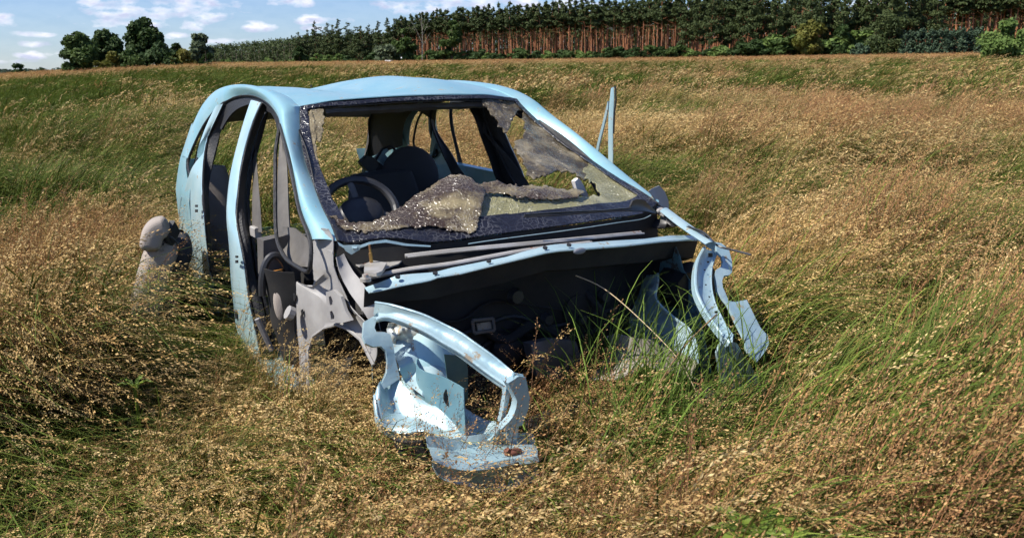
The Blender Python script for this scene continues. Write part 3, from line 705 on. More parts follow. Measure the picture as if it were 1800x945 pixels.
def glasspatch(name, material, inside, rough_a=.0, off=0.0, thick=.005, freq=14, parent=None, fold=None):
    """cells of the windscreen grid whose (ragged) outline test passes, as a crumpled shell"""
    mb = MB(); idx = {}
    def vid(i, j):
        if (i, j) not in idx:
            p = GPT[i][j]; q = p*freq; d = noise.noise(q)*rough_a+noise.noise(q*2.7)*rough_a*.4
            o_ = off+(fold(i/NU, j/NV, *GPX[i][j]) if fold else 0)
            jit = Vector(noise.noise_vector(p*60))*.0006
            idx[(i, j)] = len(mb.v); mb.v.append(p+Vector((0, -.55, .83))*(o_+d)+jit)
        return idx[(i, j)]
    cells = []
    for i in range(NU):
        for j in range(NV):
            x, y = GPX[i][j]; w = noise.noise(Vector((x*.11, y*.11, 3)))*5+noise.noise(Vector((x*.3, y*.3, 7)))*1.5
            w2 = noise.noise(Vector((x*.11, y*.11, 13)))*5+noise.noise(Vector((x*.3, y*.3, 17)))*1.5
            if inside(x+w, y+w2, i/NU, j/NV): cells.append((vid(i, j), vid(i+1, j), vid(i+1, j+1), vid(i, j+1)))
    mb.f = cells; me = bpy.data.meshes.new(name); me.from_pydata([tuple(v) for v in mb.v], [], mb.f); me.materials.append(material); me.shade_smooth()
    o = bpy.data.objects.new(name, me); col.objects.link(o); o.parent = parent or car
    ms_ = o.modifiers.new('smooth', 'SMOOTH'); ms_.factor = .6; ms_.iterations = 4
    md = o.modifiers.new('thickness', 'SOLIDIFY'); md.thickness = thick; return o
def frit(x, y, u, v):
    bw = .030+.012*v; top = .022
    bot = 1-(.105 if u > .45 else .06+.05*min(1, u*4))
    return u < bw or u > 1-.033 or v < top or v > bot
wsb = glasspatch('windscreen', M_frit, frit, .002, .002)
wsb['label'] = 'cracked black border of the smashed windscreen'
poly_flap = [(540, 192), (568, 190), (570, 215), (564, 250), (556, 245), (545, 235), (540, 215)]
poly_r = [(845, 174), (862, 200), (875, 212), (873, 222), (892, 228), (903, 205), (916, 192), (921, 214), (919, 236), (905, 246), (903, 258), (918, 280), (925, 300), (935, 312), (960, 304), (984, 298), (1006, 304), (1018, 312), (1030, 318), (1030, 298), (1046, 258), (1009, 219), (952, 186), (914, 168), (860, 168)]
poly_y = [(1046, 252), (1104, 285), (1160, 350), (1140, 356), (1060, 368), (940, 386), (840, 402), (815, 402), (815, 352), (850, 338), (880, 345), (930, 342), (1020, 346), (1054, 342), (1046, 326), (1027, 312), (1026, 296)]
poly_l = [(576, 382), (590, 383), (605, 392), (640, 396), (668, 385), (710, 362), (748, 338), (790, 316), (812, 319), (826, 325), (846, 338), (849, 350), (842, 380), (836, 408), (826, 414), (800, 412), (760, 404), (700, 404), (640, 412), (600, 408)]
poly_m = [(830, 331), (850, 324), (870, 325), (905, 330), (960, 334), (1012, 338), (1026, 344), (1018, 352), (960, 356), (900, 352), (872, 344), (838, 346)]
poly_fr = [(540, 195), (552, 195), (556, 250), (560, 300), (575, 345), (590, 375), (620, 392), (650, 400), (700, 400), (700, 412), (640, 416), (600, 408), (580, 385), (560, 345), (545, 285), (538, 235)]
glasspatch('glass_flap', M_shard, lambda x, y, u, v: inpoly((x, y), poly_flap), .008, -.004, parent=wsb)
glasspatch('glass_fringe', M_shard, lambda x, y, u, v: inpoly((x, y), poly_fr), .006, -.002, parent=wsb, thick=.006)
glasspatch('crumpled_glass', M_shard, lambda x, y, u, v: inpoly((x, y), poly_r), .009, -.008, parent=wsb)
glasspatch('milky_glass', M_sheet, lambda x, y, u, v: inpoly((x, y), poly_y), .006, -.006, parent=wsb, freq=9)
glasspatch('brown_glass_sheet', M_sheetd, lambda x, y, u, v: inpoly((x, y), poly_l), .009, .0, parent=wsb, thick=.003, freq=5, fold=lambda u, v, x, y: .012+.03*max(0, 1-abs(x-800)/90)*max(0, 1-abs(y-350)/60))
glasspatch('folded_glass_strip', M_sheetd, lambda x, y, u, v: inpoly((x, y), poly_m), .010, .016, parent=wsb, thick=.003, freq=7)
# torn roof lining strip under the header
mb = MB(); mb.ribbon(PY([(572, 192), (640, 188), (700, 184), (760, 181), (820, 180), (858, 179)], 1.03), PY([(573, 199), (640, 195), (700, 190), (760, 186), (820, 184), (858, 183)], 1.06), 30, 3, 0, .02).jitter(.006, 20)
mb.build('header_trim', M_plastic, car)

# --- steering wheel, column and cabin
sw = CY(633, 372, .78); ax = Vector((-.12, -.80, .60)).normalized()
e1 = Vector((1, 0, 0)); e1 = (e1-ax*e1.dot(ax)).normalized(); e2 = ax.cross(e1)
R0 = (CY(694, 360, .78)-CY(572, 350, .78)).length/2
mb = MB(); mb.tube([sw+e1*R0*cos(a)+e2*R0*sin(a) for a in np.linspace(0, 2*pi, 49)], .019, 10, cap=False)
wheel = mb.build('steering_wheel', M_black, car)
mb = MB()
for a in (radians(200), radians(340), radians(92)):
    mb.ribbon([sw+e1*cos(a-.28)*.05+e2*sin(a-.28)*.05+ax*.015, sw+e1*cos(a-.10)*R0+e2*sin(a-.10)*R0], [sw+e1*cos(a+.28)*.05+e2*sin(a+.28)*.05+ax*.015, sw+e1*cos(a+.10)*R0+e2*sin(a+.10)*R0], 6, 5, .008, .02)
mb.build('spoke', M_plastic, wheel)
mb = MB(); mb.ell(sw+ax*.008-e2*.015, (.105, .085, .040), 20, 10, Matrix((e1, e2, ax)).transposed()); mb.build('hub', M_black, wheel)
mb = MB(); mb.tube([sw-ax*.02, sw-ax*.22, sw-ax*.6+Vector((0, 0, -.05))], [.06, .075, .04], 12); mb.bar(sw-ax*.2+Vector((-.14, 0, -.03)), sw-ax*.2+Vector((.14, 0, -.03)), .10, .09); mb.build('steering_column', M_black, car)
mb = MB()  # stripped dashboard structure and tunnel
mb.tube([(-.74, .62, .60), (-.3, .60, .58), (.3, .60, .58), (.74, .62, .60)], .035, 10)
mb.bar((-.08, .55, .55), (-.10, 1.2, .25), .22, .2); mb.bar((.35, .50, .56), (.35, .42, .1), .3, .12)
G = []
for i in range(18):
    x = -.72+1.44*i/17; G.append([Vector((x, .12+.20*(x/.75)**2, .70)), Vector((x, .26, .68+.02*sin(i))), Vector((x, .42, .62+.02*cos(i*2))), Vector((x, .46, .45)), Vector((x, .44, .30))])
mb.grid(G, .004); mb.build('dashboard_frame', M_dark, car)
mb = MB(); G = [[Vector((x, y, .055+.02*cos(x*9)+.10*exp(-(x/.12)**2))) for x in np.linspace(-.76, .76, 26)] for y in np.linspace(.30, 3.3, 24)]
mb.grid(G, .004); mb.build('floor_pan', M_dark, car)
def seat(c, w, h, dep, m_, lean=.25, name='car_seat', par=car, head=True, cush=True):
    mb = MB(); c = Vector(c)
    G = []
    for i in range(15):
        t = i/14; r = []
        for j in range(17):
            a = 2*pi*j/16; ww = w/2*(1-.25*t**3); x = ww*abs(cos(a))**.55*(1 if cos(a) > 0 else -1); y = dep/2*abs(sin(a))**.6*(1 if sin(a) > 0 else -1)*(1-.35*t); r.append(c+Vector((x, y+lean*t*h, t*h)))
        G.append(r)
    mb.grid(G); mb.add([p for p in G[-1]]+[c+Vector((0, lean*h, h*1.03))], [(i, i+1, 17) for i in range(16)])
    if cush: mb.ell(c+Vector((0, -.26, .02)), (w/2, .30, .10), 20, 10)
    o = mb.build(name, m_, par, angle=60)
    if head:
        hb = MB(); hb.ell(c+Vector((0, lean*h*1.15, h*1.18)), (.13, .055, .09), 18, 10)
        for s in (-.05, .05): hb.tube([c+Vector((s, lean*h, h*.98)), c+Vector((s, lean*h*1.12, h*1.15))], .006, 6)
        hb.build('headrest', m_, o)
    return o
# rear seat at the image-left side, shell back darker
rs = MB()
c0 = CY(386, 420, 2.75); o = seat((c0.x, c0.y, .34), .26, .56, .16, M_fab, .16, 'rear_seat', head=False, cush=False); print('rear seat', c0)
o['label'] = 'light grey rear seat seen through the rear door opening'
o = seat((.15, 1.75, .22), .50, .66, .18, M_fabd, .18, 'front_seat', head=False)
mb = MB(); c0 = CY(721, 312, 1.95); mb.ell(c0, (.19, .07, .19), 24, 12); mb.build('rear_backrest', M_fabd, car)
mb = MB()  # torn inner bracket and light console post
mb.plate(PY([(628, 284), (640, 273), (652, 276), (660, 290), (650, 303), (642, 300), (632, 290)], 2.0), t=.05); mb.bar(CY(650, 282, 2.05), CY(692, 315, 2.0), .04, .05); mb.tube(PY([(655, 290), (672, 262), (686, 256), (700, 268)], 2.1), .008, 6)
mb.build('torn_bracket', M_black, car)
mb = MB(); mb.bar(CY(655, 292, 2.1), CY(652, 354, 1.9), .075, .05, (0, 1, 0)); mb.bar(CY(666, 272, 2.15), CY(690, 300, 2.1), .06, .02, (0, 1, 0)); mb.bar(CY(660, 280, 2.12), CY(680, 262, 2.12), .03, .02, (0, 1, 0)); mb.build('console_post', M_blue2, car)
# inner kick panel, grey speaker/seat foam seen in the front door opening
kp = MB(); kp.plate(PY([(452, 418), (500, 408), (560, 410), (560, 440), (520, 480), (500, 500), (470, 520), (455, 480)], .75), t=.08).jitter(.01, 12); kp.build('dashboard_end', M_plastic, car)
mb = MB(); mb.ribbon(PY([(458, 470), (470, 520), (480, 580), (500, 625)], .62), PY([(515, 480), (520, 540), (520, 580), (528, 640)], .5), 14, 5, .03, .01).jitter(.015, 9); mb.build('inner_kick_panel', M_dark, car)
mb = MB(); c0 = CY(500, 530, .55); mb.ell(c0, (.045, .03, .095), 20, 12); mb.build('speaker_cover', M_fab, car)
mb = MB(); c0 = CY(487, 512, .60); mb.tube([c0+Vector((cos(a)*.06, 0, sin(a)*.15)) for a in np.linspace(.5, 3.2, 14)], .016, 8); mb.build('air_duct', M_black, car)
mb = MB(); mb.bar(CY(475, 480, .62), CY(497, 476, .60), .03, .012); mb.ell(CY(482, 488, .6), (.02, .01, .02)); mb.build('orange_plug', mat('orange_plastic', (.50, .20, .03), .5), car)
mb = MB(); mb.tube(PY([(452, 560), (466, 590), (478, 615)], .6), .012, 6); mb.tube(PY([(505, 548), (515, 552)], .45), .028, 10); build_split(mb, 'sill_end', M_grey, car)
# seat belts on the B pillars
for s in (-1, 1):
    f = (lambda L: L) if s < 0 else mir
    mb = MB(); a = S([(446, 250), (445, 300), (443, 360), (443, 408)], .07); b = S([(449, 250), (452, 300), (457, 360), (460, 408)], .07)
    mb.ribbon(f(a), f(b), 12, 3, 0, .002); tp = f(S([(446, 247)], .06))[0]; mb.ell(tp, (.012, .02, .035)); mb.build('seat_belt', M_fabd if s > 0 else M_plastic, car)
    mb = MB(); q = f(S([(451, 412)], .07))[0]; mb.bar(q+Vector((0, -.03, .01)), q+Vector((0, .06, .01)), .03, .05); mb.build('belt_anchor', M_steel, car)

# --- front quarter window frame and its grey inner trim
q = S([(492, 220), (485, 262), (484, 298), (484, 374), (485, 405), (487, 420), (491, 434), (504, 456), (525, 470), (538, 477), (544, 472), (547, 442), (543, 414), (527, 372), (514, 310), (503, 262), (495, 230)], -.008)
mb = MB(); mb.tube(smooth(q+[q[0]], 3), .0085, 8, cap=False); mb.tube(mir(smooth(q+[q[0]], 3)), .0085, 8, cap=False); mb.build('quarter_window', M_seal, car)
mb = MB(); mb.ribbon(S([(492, 236), (488, 300), (487, 374), (490, 432)], .05), S([(500, 240), (505, 300), (507, 370), (509, 404)], .07), 16, 4, .01, .006)
mb.ribbon(S([(490, 400), (500, 398), (520, 401), (543, 420)], .06), S([(492, 434), (508, 455), (528, 469), (545, 470)], .03), 14, 4, .01, .006); mb.build('inner_pillar_trim', M_plastic, car)

# --- grey cowl side panel with the wheel arch, inner fender beam
Wi = lambda y: float(np.interp(y, [-.8, -.2, .2, .6], [.66, .71, .775, .815]))
def SI(L, off=0): return [solve(a, b, lambda p: p.x+Wi(p.y)-off) for a, b in L]
mb = MB()
left_e = [(549, 440), (551, 455), (550, 472), (552, 490), (549, 504), (530, 500), (508, 488), (508, 520), (513, 563), (515, 614), (517, 650), (524, 690)]
right_e = [(577, 401), (586, 420), (586, 445), (586, 465), (592, 485), (599, 502), (610, 526), (600, 550), (570, 575), (551, 589), (543, 614), (546, 690)]
A = SI(left_e); B = SI(right_e)
mb.ribbon(A, B, 44, 12, .006, .003)
mb.ribbon(SI([(545, 423), (550, 410), (556, 404), (567, 399), (577, 401)]), SI([(549, 445), (560, 440), (570, 440), (580, 440), (586, 445)]), 12, 5, .006, .003)
# arch skirt panel behind the beam with its raised pressing
mb.ribbon(SI([(586, 465), (599, 503), (618, 540), (640, 563), (662, 600)], .0), SI([(570, 576), (592, 570), (612, 578), (634, 596), (656, 640)], .0), 24, 8, .012, .003)
mb.tube(SI([(546, 690), (543, 614), (551, 589), (570, 576), (592, 570), (612, 578), (634, 596), (656, 640)], -.004), .007, 6)
mb.jitter(.004, 9); g1 = mb.build('cowl_side_panel', M_grey, car)
mb = MB(); mb.plate(SI([(578, 512), (590, 508), (604, 520), (612, 545), (622, 562), (606, 566), (588, 566), (580, 560)], -.02), [list(reversed(SI([(583, 520), (587, 519), (590, 528), (589, 536), (585, 535)], -.02))), list(reversed(SI([(585, 546), (589, 545), (593, 554), (592, 562), (587, 560)], -.02)))], .012); mb.build('raised_pressing', M_grey, g1)
mb = MB()
for L in ([(583, 520), (587, 519), (590, 528), (589, 536), (585, 535)], [(585, 546), (589, 545), (593, 554), (592, 562), (587, 560)], [(516, 516), (519, 514), (521, 522), (519, 530), (517, 526)], [(530, 545), (533, 543), (534, 551), (532, 555)]): mb.plate(SI(L, -.011), t=.004)
build_split(mb, 'punched_hole', M_seal, g1)
mb = MB(); pp = [(604, 446), (612, 462), (622, 478), (634, 492), (648, 510), (658, 530), (664, 552)]; qq = [(590, 452), (595, 474), (604, 496), (616, 517), (630, 536), (640, 550), (648, 562)]
mb.ribbon([solve(a, b, lambda p: p.x+Wi(p.y)-.03) for a, b in pp], [solve(a, b, lambda p: p.x+Wi(p.y)+.014) for a, b in qq], 26, 5, .004, .003)
mb.ribbon([solve(a, b, lambda p: p.x+Wi(p.y)-.05) for a, b in pp], [solve(a, b, lambda p: p.x+Wi(p.y)-.05)+Vector((.01, 0, -.07)) for a, b in pp], 26, 3, 0, .002)
mb.plate([solve(a, b, lambda p: p.x+Wi(p.y)-.035)+Vector((-.004, 0, .008)) for a, b in [(634, 516), (648, 528), (661, 540), (660, 555), (641, 560), (638, 540)]], t=.004)
beam = mb.build('inner_fender_beam', M_grey, car)
mb = MB()
for a, b in ((628, 498), (644, 523), (652, 532), (657, 543), (613, 470)):
    q = solve(a, b, lambda p: p.x+Wi(p.y)-.047)+Vector((-.002, -.0, .012)); mb.bar(q+Vector((0, -.012, 0)), q+Vector((0, .012, 0)), .012, .004)
build_split(mb, 'punched_hole', M_seal, beam)
# dark wheelhouse behind the arch
mb = MB(); G = []
for i in range(16):
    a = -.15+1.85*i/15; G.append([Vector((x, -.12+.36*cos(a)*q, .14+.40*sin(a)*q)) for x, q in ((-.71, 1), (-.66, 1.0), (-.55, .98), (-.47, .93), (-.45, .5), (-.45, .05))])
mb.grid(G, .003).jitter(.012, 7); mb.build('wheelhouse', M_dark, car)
mb = MB(); mb.tube([(-.70, -.15, .14), (-.30, -.15, .12)], .03, 8); mb.tube([(-.66, -.05, .3), (-.60, -.12, .12), (-.5, -.3, .1)], .014, 6); mb.build('rusty_hub', M_rust, car)

# --- cowl tray, front cowl rail, wiper linkage
ycr = lambda x: -.30+.175*(x/.75)**2
def CR(L, o=0): return [solve(a, b, lambda p: p.y-ycr(p.x)-o) for a, b in L]
up_e = CR([(641, 506), (675, 494), (698, 484), (725, 481.5), (764, 479), (794, 471), (835, 463), (890, 452), (926, 441), (960, 433), (972, 430), (1019, 428.6), (1067, 424), (1130, 420.6), (1178, 414.5), (1210, 414), (1228, 417)], .05)
lo_e = CR([(647, 513), (678, 507), (702, 501), (725, 496.5), (753, 492), (769, 486), (808, 480), (862, 466.5), (918, 453), (960, 443), (981, 440), (1029, 436.5), (1099, 431), (1162, 423.5), (1205, 421), (1228, 421)])
mb = MB(); mb.ribbon(up_e, lo_e, 60, 5, .004, .002); mb.tube([p+Vector((0, -.002, -.002)) for p in resample(lo_e, 60)], .004, 6); rail_o = mb.build('cowl_rail', M_blue2, car)
mb = MB()
for a, b in ((699, 488), (765, 481.5), (859, 460.5), (1000, 432), (958, 437)):
    q = CR([(a, b)], .02)[0]; mb.disc(q+Vector((0, 0, .001)), (0, -.4, 1), .009, .006, 10)
build_split(mb, 'punched_hole', M_seal, rail_o)
# cowl trough: from the glass foot down and forward to the rail
T1 = [p+Vector((0, .01, -.001)) for p in resample(gbm, 40)]; T3 = resample(up_e, 40); G = []
for i in range(40):
    a, b = T1[i], T3[i]; zf = min(a.z, b.z)-.10
    G.append([a, Vector((a.x, a.y-.004, a.z-.05)), Vector((a.x, a.y-.02, zf)), Vector(((a.x+b.x)/2, (a.y+b.y)/2, zf-.02)), Vector((b.x, b.y+.03, zf)), b])
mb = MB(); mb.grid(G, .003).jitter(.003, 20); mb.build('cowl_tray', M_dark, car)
mb = MB(); mb.ribbon([solve(a, b, lambda p: p.y-yb_(p.x)+.018) for a, b in [(593, 425), (604, 431), (618, 433), (632, 431), (651, 424.5), (678, 421), (714, 428), (757, 431.5)]], [solve(a, b, lambda p: p.y-yb_(p.x)+.02) for a, b in [(596, 431), (606, 437), (619, 438), (633, 436), (652, 429), (678, 426), (712, 432), (757, 434)]], 30, 3, 0, .002)
mb.plate([solve(a, b, lambda p: p.y-yb_(p.x)+.035) for a, b in [(602, 431), (632, 430), (633, 438), (618, 447), (608, 441)]], t=.004)
mb.disc(solve(623, 436, lambda p: p.y-yb_(p.x)+.04), (0, -.5, 1), .010, .006, 10)
mb.tube([p+Vector((0, -.022, -.012)) for p in resample(gbm, 60)[18:56]], .0022, 5)
mb.build('windscreen_flange', M_blue2, car)
lk_ = MB(); zl = .735
cwl = lambda L, o: [solve(a, b, lambda p: p.y-yb_(p.x)+o) for a, b in L]
rA = cwl([(712, 450), (800, 440), (960, 425), (1126, 409)], .055); rB = cwl([(650, 488), (720, 474), (800, 463.5), (926, 441), (1040, 427)], .115)
lk_.tube(rA, .0085, 8, res=6); lk_.tube([p+Vector((0, -.022, .0)) for p in rA], .0045, 8, res=6); lk_.tube(rB, .008, 8, res=6); lk_.tube([p+Vector((0, .014, .004)) for p in rB], .004, 8, res=6)
wl = lk_.build('wiper_linkage', M_steel, car)
mb = MB(); mb.plate([CZ(a, b, zl+.006) for a, b in [(637, 459), (664, 461), (676, 462), (698, 454), (712, 455), (700, 466), (678, 473), (668, 487), (641, 488), (644, 470)]], t=.005)
mb.plate([CZ(a, b, zl+.012) for a, b in [(641, 470), (655, 463), (680, 467), (672, 482), (662, 486), (640, 484)]], t=.012)
for a, b in ((629, 459), (704, 455), (642.5, 489)):
    q = CZ(a, b, zl+.012); mb.disc(q-Vector((0, 0, .01)), (0, 0, 1), .019, .012, 14).disc(q+Vector((0, 0, .002)), (0, 0, 1), .012, .012, 12, .010)
mb.plate([CZ(a, b, zl+.003) for a, b in [(622, 452), (640, 458), (645, 468), (632, 470), (620, 464)]], t=.005)
mb.build('linkage_bracket', M_steel, wl)
mb = MB(); q0 = CZ(653.5, 466, zl+.014); q1 = q0+Vector((-.004, .0, .075)); mb.tube([q0, q0.lerp(q1, .6), q0.lerp(q1, .62), q1], [.0065, .0065, .0045, .004], 10); mb.disc(q0, (0, 0, 1), .012, .006, 10); mb.build('wiper_spindle', M_brass, wl)
mb = MB(); mb.ribbon([solve(a, b, lambda p: p.y-yb_(p.x)+.05) for a, b in [(921, 376), (975, 372), (1050, 369), (1108, 364)]], [solve(a, b, lambda p: p.y-yb_(p.x)+.055) for a, b in [(921, 382), (975, 380), (1050, 374), (1108, 371)]], 16, 3, .003, .008)
mb.ribbon([solve(a, b, lambda p: p.y-yb_(p.x)+.04) for a, b in [(1106, 362), (1111, 349), (1128, 350), (1153, 372)]], [solve(a, b, lambda p: p.y-yb_(p.x)+.05) for a, b in [(1106, 372), (1116, 372), (1130, 372), (1152, 378)]], 10, 4, .006, .008)
mb.ribbon([CZ(a, b, .76) for a, b in [(1118, 379), (1135, 384), (1160, 386), (1190, 391)]], [CZ(a, b, .73) for a, b in [(1124, 392), (1140, 400), (1160, 402), (1180, 397)]], 10, 4, .006, .005); mb.build('wiper_arm', M_black, car)
mb = MB(); mb.bar(CZ(1155, 368, .80), CZ(1172, 377, .79), .03, .03); mb.bar(CZ(1166, 380, .77), CZ(1184, 392, .76), .025, .03); mb.ell(CZ(1158, 371, .8), (.012, .012, .012)); mb.build('hinge_bracket', M_grey, car)
# white plastic shard standing in the hole
mb = MB(); b0 = solve(1020, 345, lambda p: p.y-yb_(p.x)-.35); mb.plate([CY(a, b, b0.y) for a, b in [(1004, 318), (1011, 312), (1017, 320), (1028, 343), (1022, 345), (1008, 335)]], t=.03); mb.build('plastic_trim_shard', mat('white_plastic', (.62, .60, .58), .5), car)
# caps at the feet of the A pillars, right front flange
yf = E([(1150, 345)], 1)[0].y+.01
mb = MB(); mb.ribbon(PY([(1141, 335), (1148, 345), (1155, 356), (1166, 364)], yf), PY([(1159, 326), (1169, 337), (1175, 352), (1176, 366)], yf+.04), 12, 7, -.012, .004); mb.build('pillar_foot', M_grey, car)
mb = MB(); tA = [(1172, 366), (1199, 386), (1226, 405), (1258, 427)]; tB = [(1160, 372), (1190, 396), (1216, 414), (1240, 430)]
mb.ribbon([solve(a, b, lambda p: p.x-Wi(p.y)) for a, b in tA], [solve(a, b, lambda p: p.x-Wi(p.y)+.05) for a, b in tB], 20, 5, -.006, .003)
mb.ribbon([solve(a, b, lambda p: p.x-Wi(p.y)) for a, b in tA], [solve(a, b, lambda p: p.x-Wi(p.y))+Vector((-.005, 0, -.035)) for a, b in tA], 20, 4, 0, .003)
mb.build('inner_fender_beam', M_blue2, car)
mb = MB(); cb = [(1150, 372), (1185, 392), (1215, 404), (1240, 418), (1262, 436), (1290, 444), (1320, 452)]
mb.tube([solve(a, b, lambda p: p.x-Wi(p.y)+.02*(1 if i < 4 else -1)*(1 if i < 4 else i*.6))+Vector((0, 0, .01)) for i, (a, b) in enumerate(cb)], .0045, 6, res=5)
mb.tube([solve(a, b, lambda p: p.x-Wi(p.y)+.03)+Vector((0, 0, .012)) for a, b in [(1165, 374), (1180, 398), (1210, 404), (1235, 412), (1255, 430)]], .003, 6, res=5); mb.build('loose_cable', M_black, car)

# --- the two curved front rails and headlight supports
def front_rail(s, topE, lowE):
    f0 = -.19; f1 = -.676
    mb = MB(); A = smooth(PY(topE, f0, f1), 3); B = smooth(PY(lowE, f0-.03, f1-.03), 3)
    mb.ribbon(A, B, 40, 7, .010, .002); k = (B[-1]-A[-1]).normalized()
    mb.tube(B, .0075, 8); mb.tube(A, .004, 6)
    mb.ribbon(A, [p+Vector((0, .02, -.045)) for p in A], 40, 3, 0, .002); mb.ribbon(B, [p+Vector((0, .02, -.018)) for p in B], 40, 3, 0, .002)
    return mb
mb = front_rail(-1, [(660, 531), (673, 533), (687, 535.5), (714, 543), (747, 554), (780, 570), (808, 584), (835, 603), (863, 623), (890, 645), (912, 664)],
                [(664, 560), (680, 556), (698, 560), (726, 571), (753, 584), (780, 601), (808, 617), (835, 637), (862, 657), (882, 671), (900, 684)])
fr1 = mb.build('front_rail', M_blue2, car)
mb = MB()
for a, b in ((703, 551.5), (716, 554)): mb.disc(CY(a, b, -.30)+Vector((0, -.004, .012)), (0, -.5, 1), .006, .004, 8)
build_split(mb, 'punched_hole', M_seal, fr1)
pyy = lambda py: float(np.interp(py, [555, 600, 660, 700, 760], [-.20, -.27, -.30, -.35, -.42]))
mb = MB()
mb.plate([CY(a, b, pyy(b)) for a, b in [(656, 556), (640, 565), (638, 592), (643, 603), (656, 609), (670, 608), (678, 616), (681, 634), (680, 655), (668, 680), (660, 693), (703, 665), (695, 628), (691, 604), (686, 587), (676, 583), (662, 583), (658.5, 576), (661, 565), (671, 561), (690, 562), (690, 553), (664, 548)]], t=.012)
mb.build('headlight_plate', M_blue2, car)
# lower pan with folds
fe = [(658, 697), (660, 722), (664, 740), (687, 756), (709, 765), (730, 768), (750, 765), (770, 768), (789, 775), (806, 776), (824, 777), (845, 775), (862, 772), (878, 758)]
be = [(681, 640), (695, 658), (705, 672), (715, 685), (725, 693), (740, 704), (752, 712), (765, 715), (785, 714), (800, 713), (815, 718), (836, 729), (852, 737), (866, 742)]
A = resample(smooth(PY(fe, -.34, -.72), 3), 46); B = resample(smooth(PY(be, -.26, -.60), 3), 46); G = []
for i in range(46):
    t = i/45; row = []
    for j in range(12):
        u = j/11; p = A[i].lerp(B[i], u); w = .014*sin(u*pi*2.2+t*3)+.012*sin(t*19+u*2)*(1-u)+.01*noise.noise(p*9); cr_n = .012*abs(noise.noise(p*7+Vector((5, 1, 2))))*2-.006; row.append(p+Vector((0, -.4, .9))*(w+cr_n))
    G.append(row)
mb = MB(); mb.grid(G, .002); mb.tube([r[0] for r in G], .005, 6)
mb.ribbon([r[0] for r in G], [r[0]+Vector((0, .015, -.028)) for r in G], 40, 3, 0, .002)
mb.build('headlight_pan', M_blue2, car, angle=60)
# folded inner wing panel
T = [(688, 588), (705, 594), (725, 598), (745, 602), (765, 612), (785, 640), (800, 665)]; Bq = [(694, 650), (712, 672), (728, 690), (745, 704), (757, 718), (785, 720), (806, 712)]
A = resample(PY(T, -.14, -.30), 34); B = resample(PY(Bq, -.26, -.48), 34); G = []
for i in range(34):
    t = i/33; row = []
    for j in range(16):
        u = j/15; p = A[i].lerp(B[i], u); fold = .045*abs(((t*2.4+u*1.1) % 1)-.5)*2*(u**.7); row.append(p+Vector((0, -1, .25))*(fold+.006*noise.noise(p*12)))
    G.append(row)
mb = MB(); mb.grid(G, .002); mb.build('inner_wing', M_blue2, car, angle=30)
mb = MB(); mb.plate(PY([(780, 622), (818, 626), (822, 650), (822, 702), (790, 700)], -.42), t=.003); mb.build('plastic_shield', mat('dusty_translucent_plastic', (.06, .13, .13), .25, var=(.09, .16, .15), scale=9), car)
mb = MB(); q = CY(788, 690, -.47); mb.disc(q+Vector((0, -.035, 0)), (0, -1, .2), .036, .004, 16); mb.disc(CY(802, 704, -.48)+Vector((0, -.03, 0)), (0, -1, .2), .014, .004, 12)
build_split(mb, 'drain_hole', M_seal, car)
# crumpled shiny liner and strut top with rust
mb = MB(); G = []
for i in range(22):
    r = []
    for j in range(14):
        a = CY(682+62*i/21, 567+46*j/13-(8 if 4 < i < 14 else 0)*(1-j/13), -.16-.08*i/21); r.append(a+Vector((0, -1, .3))*(.03*noise.noise(a*26)+.018*noise.noise(a*55)))
    G.append(r)
mb.grid(G, .002); mb.build('crumpled_liner', M_steel if False else mat('crumpled_silvery_sheet', (.50, .53, .50), .35, metal=.4, spots=(.40, .30, .18), spot_scale=14, spot_t=.56), car, angle=60)
mb = MB(); c0 = CY(756, 640, -.22)
for k in range(1):
    G = []
    prof = [(.03, .085), (.045, .082), (.055, .06), (.068, .02), (.085, -.03), (.10, -.10), (.105, -.2)]
    for i in range(25):
        a = 2*pi*i/24; G.append([c0+Vector((cos(a)*r, sin(a)*r, z+.05)) for r, z in prof])
    mb.grid(G, .002)
mb.disc(c0+Vector((0, 0, .12)), (0, 0, 1), .032, .012, 16)
mb.jitter(.006, 14); mb.build('strut_tower', mat('blue_paint_with_rust_bloom', (.34, .54, .60), .5, var=(.42, .58, .60), scale=8, spots=(.36, .19, .09), spot_scale=12, spot_t=.62), car)
# shade-toned blue inner apron (image-left) and its twin
for s in (-1, 1):
    mb = MB(); G = [[Vector((s*(.66+.02*sin(y*14)-.10*exp(-((y+.10)/.16)**2)*(1 if z < .58 else .3)*(1 if s < 0 else -.4)), y, z)) for z in np.linspace(.70 if s < 0 else .68-.55*max(0, -(y+.12))/.2, .08, 12)] for y in np.linspace(.10, -.62 if s < 0 else -.30, 20)]
    if s < 0: G = [[p for p in r if p.z < .70-max(0, -(p.y+.12))*.35+.001] for r in G]; k = min(len(r) for r in G); G = [r[-k:] for r in G]
    mb.grid(G, .003).jitter(.004, 10); mb.build('inner_apron', M_blue_shaded, car)
# upright slam post at the end of the left rail
mb = MB(); mb.plate(PY([(884, 668), (903, 656), (915, 658), (922, 693), (920, 712), (915, 725), (909, 741), (896, 745), (880, 752), (872, 748), (885, 736), (893, 726), (898, 712), (900, 700), (896, 690)], -.70), t=.03)
mb.plate(PY([(884, 678), (892, 680), (889, 700), (884, 722), (880, 738), (874, 738), (879, 715)], -.67), t=.02)
mb.plate(PY([(890, 745), (906, 745), (902, 776), (890, 779)], -.70), t=.02); mb.bar(CY(900, 660, -.71), CY(917, 663, -.71), .012, .02)
post = mb.build('slam_post', M_blue2, car); mb = MB(); mb.disc(CY(906, 666, -.715), (0, -1, 0), .008, .006, 8); mb.disc(CY(915, 698, -.715), (0, -1, 0), .007, .006, 8); build_split(mb, 'rusty_bolt', M_rust, post)
